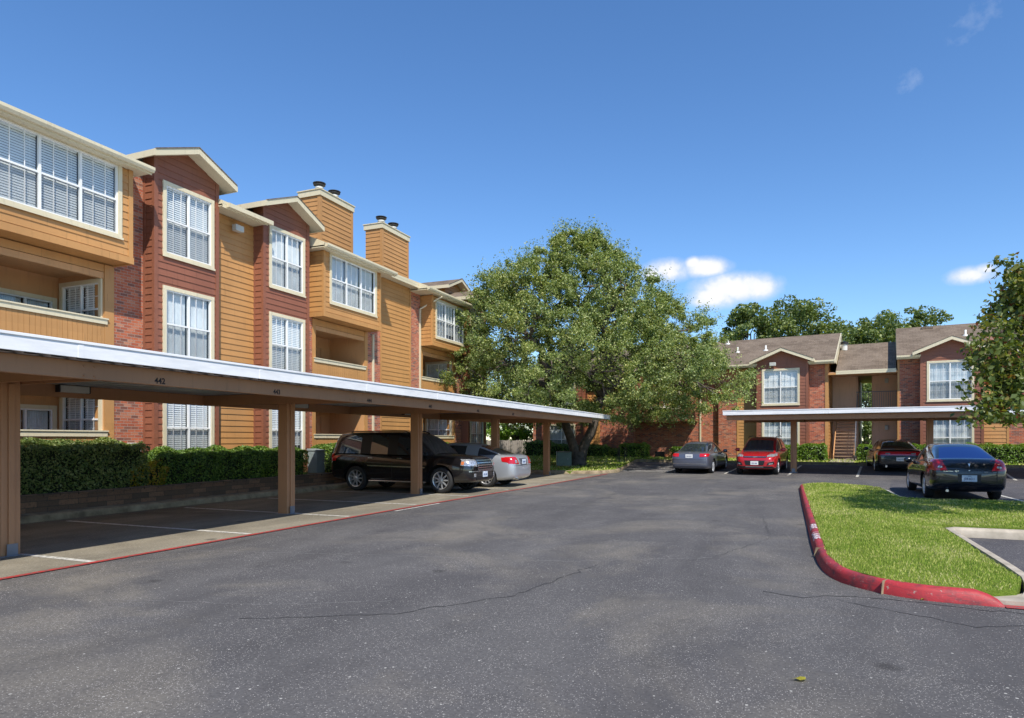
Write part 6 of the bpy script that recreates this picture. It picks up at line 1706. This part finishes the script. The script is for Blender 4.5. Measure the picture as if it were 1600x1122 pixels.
# a fallen leaf or two on the drive
def fallen(px, py, s, rz, lab):
    d = 1031*1.6/(py-687); x, y = pt(px, d); n = 9; mb = MB()
    pts = [(s*math.cos(2*PI*k/n)*(1 if k % 2 else .72), s*.62*math.sin(2*PI*k/n), .006+.012*abs(math.sin(k))) for k in range(n)]
    mb.v = pts + [(0, 0, .010), (-s*1.5, .01, .004)]; mb.f = [(k, (k+1) % n, n) for k in range(n)] + [(4, 5, n+1)]; mb.m = [0]*len(mb.f)
    o = mb.build('fallen_leaf', 'leaf_yellow', None); o.location = (x, y, .004); o.rotation_euler = (0, 0, rz); tag(o, lab, 'leaf', 'fallen leaves on the drive')
fallen(1252, 1064, .045, .4, 'single yellow-green leaf lying on the bare drive, lower right'); fallen(1443, 937, .05, 1.2, 'fallen leaf lying against the foot of the red kerb')

# turf blades
def in_poly(P, poly):
    x, y = P[:, 0], P[:, 1]; ins = np.zeros(len(P), bool); n = len(poly)
    for i in range(n):
        x1, y1 = poly[i]; x2, y2 = poly[(i+1) % n]
        c = ((y1 > y) != (y2 > y)) & (x < (x2-x1)*(y-y1)/((y2-y1) or 1e-9)+x1); ins ^= c
    return ins
def turf(name, poly, zf, n, h, w, label):
    xs = [p[0] for p in poly]; ys = [p[1] for p in poly]
    P = np.stack([rng.uniform(min(xs), max(xs), n*3), rng.uniform(min(ys), max(ys), n*3)], 1); P = P[in_poly(P, poly)]
    # denser where it is near
    d = np.hypot(P[:, 0], P[:, 1]); keep = rng.random(len(P)) < np.clip((9/d)**1.4, .12, 1); P = P[keep][:n]
    z = np.array([zf(a, b) for a, b in P]) + .010; m_ = len(P); hh = h*(.5+rng.random(m_)); an = rng.random(m_)*2*PI
    lean = rng.normal(0, .4, (m_, 2))*hh[:, None]; wx = np.cos(an)*w*.5; wy = np.sin(an)*w*.5
    scale = np.clip(np.hypot(P[:, 0], P[:, 1])/9, 1, 3.5); wx *= scale; wy *= scale
    V = np.stack([np.stack([P[:, 0]-wx, P[:, 1]-wy, z-.005], 1), np.stack([P[:, 0]+wx, P[:, 1]+wy, z-.005], 1), np.stack([P[:, 0]+lean[:, 0], P[:, 1]+lean[:, 1], z+hh], 1)], 1).reshape(-1, 3)
    me = bpy.data.meshes.new(name); me.vertices.add(len(V)); me.vertices.foreach_set('co', V.astype(np.float32).ravel())
    me.loops.add(3*m_); me.loops.foreach_set('vertex_index', np.arange(3*m_, dtype=np.int32)); me.polygons.add(m_); me.polygons.foreach_set('loop_start', np.arange(0, 3*m_, 3, dtype=np.int32)); me.update(calc_edges=True)
    me.materials.append(M['grass_blade']); o = bpy.data.objects.new(name, me); COL.objects.link(o); o['kind'] = 'stuff'; o['label'] = label; o['category'] = 'grass'
isl2 = [p for p in isl]
isl2 = [((x if x > .6 else x-.02), y) if True else 0 for x, y in isl2]
turf('grass', isl2, islz, 260000, .019, .006, 'mown grass on the island inside the red kerb')
turf('grass', [P2(-12.8, 37.75), P2(12, 37.75), P2(12, 40.6), P2(-12.8, 40.6)], lz, 30000, .06, .02, 'thin strip of lawn in front of the far buildings')
turf('grass', oak_lawn, oz, 45000, .06, .02, 'lawn under the oak at the end of the long carport')

# ------------------------------------------------------------------ drop unused window patterns
for k, o in WIN.items():
    if not o['used']:
        for ch in list(o.children): bpy.data.objects.remove(ch)
        bpy.data.objects.remove(o)
for o in bpy.data.objects:
    if 'used' in o: del o['used']

# ------------------------------------------------------------------ sky, sun, camera
SUN = Vector((1., -1.12, 1.78)).normalized()
el = math.asin(SUN.z); az = math.atan2(SUN.x, SUN.y)
w = bpy.data.worlds.new('World'); S.world = w; w.use_nodes = True; nt = w.node_tree; nt.nodes.clear()
out = nt.nodes.new('ShaderNodeOutputWorld'); bg = nt.nodes.new('ShaderNodeBackground'); bg.inputs[1].default_value = .15
sky = nt.nodes.new('ShaderNodeTexSky'); sky.sky_type = 'NISHITA'; sky.sun_disc = False; sky.sun_elevation = el; sky.sun_rotation = az
sky.air_density = 1.0; sky.dust_density = .1; sky.ozone_density = 4.0; sky.altitude = 300
tc = nt.nodes.new('ShaderNodeTexCoord'); D = tc.outputs['Generated']
hs = nt.nodes.new('ShaderNodeHueSaturation'); hs.inputs['Saturation'].default_value = 1.16; hs.inputs['Hue'].default_value = .503; hs.inputs['Value'].default_value = .70; gm = nt.nodes.new('ShaderNodeGamma'); gm.inputs[1].default_value = 1.0; L(nt, sky.outputs[0], gm.inputs[0]); L(nt, gm.outputs[0], hs.inputs['Color'])
def vdot(v, c):
    n = nt.nodes.new('ShaderNodeVectorMath'); n.operation = 'DOT_PRODUCT'; L(nt, v, n.inputs[0]); n.inputs[1].default_value = c; return n.outputs['Value']
nz = N(nt, 'ShaderNodeTexNoise', Scale=22., Detail=10., Roughness=.62); L(nt, D, nz.inputs['Vector'])
nz2 = N(nt, 'ShaderNodeTexNoise', Scale=45., Detail=5., Roughness=.6); L(nt, D, nz2.inputs['Vector'])
def cdir(px, py):
    x, y = pt(px, 1.); v = Vector((x, y, (687-py)/1031.)); return v.normalized()
dens = None
# cumulus puffs (and their fellows in parts of the sky outside the frame)
puffs = [(1040, 424, 36, 18, 1.), (1022, 428, 18, 12, .9), (1105, 418, 38, 15, .95), (1083, 412, 14, 10, .9), (1150, 448, 62, 22, 1.05), (1118, 462, 42, 20, .9), (1185, 450, 30, 20, .9), (1095, 470, 22, 12, .7), (1518, 430, 36, 14, .85), (1538, 422, 20, 10, .85), (1420, 130, 34, 30, .30), (1535, 25, 70, 34, .27), (1500, 60, 40, 22, .24), (2300, 300, 90, 40, 1.), (-900, 420, 120, 30, 1.)]
for (px, py, a, b, s) in puffs:
    c = cdir(px, py); u = c.cross(Vector((0, 0, 1))).normalized(); v_ = u.cross(c).normalized(); k = 1031/math.sqrt(1+((px-800)/1031)**2+((687-py)/1031)**2)/1.0
    front = vdot(D, c)
    U_ = math_(nt, 'DIVIDE', math_(nt, 'DIVIDE', vdot(D, u), front), a/1031/ (1+((px-800)/1031)**2)**.5)
    V_ = math_(nt, 'DIVIDE', math_(nt, 'DIVIDE', vdot(D, v_), front), b/1031/ (1+((px-800)/1031)**2)**.5)
    r2 = math_(nt, 'ADD', math_(nt, 'MULTIPLY', U_, U_), math_(nt, 'MULTIPLY', V_, V_))
    e = math_(nt, 'MULTIPLY', math_(nt, 'EXPONENT', math_(nt, 'MULTIPLY', r2, -1.)), s)
    e = math_(nt, 'MULTIPLY', e, math_(nt, 'GREATER_THAN', front, 0.))
    dens = e if dens is None else math_(nt, 'MAXIMUM', dens, e)
q = math_(nt, 'ADD', math_(nt, 'MULTIPLY', nz.outputs[0], 2.2), math_(nt, 'MULTIPLY', nz2.outputs[0], .7))
dd = math_(nt, 'MULTIPLY', dens, math_(nt, 'ADD', q, -.45))
mask = ramp_out(nt, dd, .22, .80)
cl = nt.nodes.new('ShaderNodeMix'); cl.data_type = 'RGBA'; L(nt, math_(nt, 'MULTIPLY', mask, .93), cl.inputs[0]); L(nt, hs.outputs[0], cl.inputs[6])
shade = ramp(nt, [(.3, (2.7, 3.0, 3.6)), (1.0, (3.9, 3.85, 3.9))]); L(nt, dd, shade.inputs[0]); L(nt, shade.outputs[0], cl.inputs[7])
L(nt, cl.outputs[2], bg.inputs[0]); L(nt, bg.outputs[0], out.inputs[0])

sl = bpy.data.lights.new('Sun', 'SUN'); sl.energy = 3.1; sl.angle = math.radians(.5); sl.color = (1., .94, .84)
so = bpy.data.objects.new('Sun', sl); COL.objects.link(so); so.rotation_euler = SUN.to_track_quat('Z', 'Y').to_euler(); so.location = (20, -20, 30)
cam = bpy.data.cameras.new('Camera'); co = bpy.data.objects.new('Camera', cam); COL.objects.link(co); S.camera = co
co.location = (0, 0, 1.6); co.rotation_euler = (PI/2, 0, TH)
cam.sensor_width = 36; cam.lens = 1031/1600*36; cam.shift_y = 126/1600; cam.clip_end = 3000; cam.clip_start = .05
S.view_settings.view_transform = 'Standard'; S.view_settings.look = 'None'; S.view_settings.exposure = 0.88; S.view_settings.gamma = 1
S.cycles.max_bounces = 8; S.cycles.transparent_max_bounces = 16; S.cycles.use_denoising = True
S.render.use_persistent_data = False
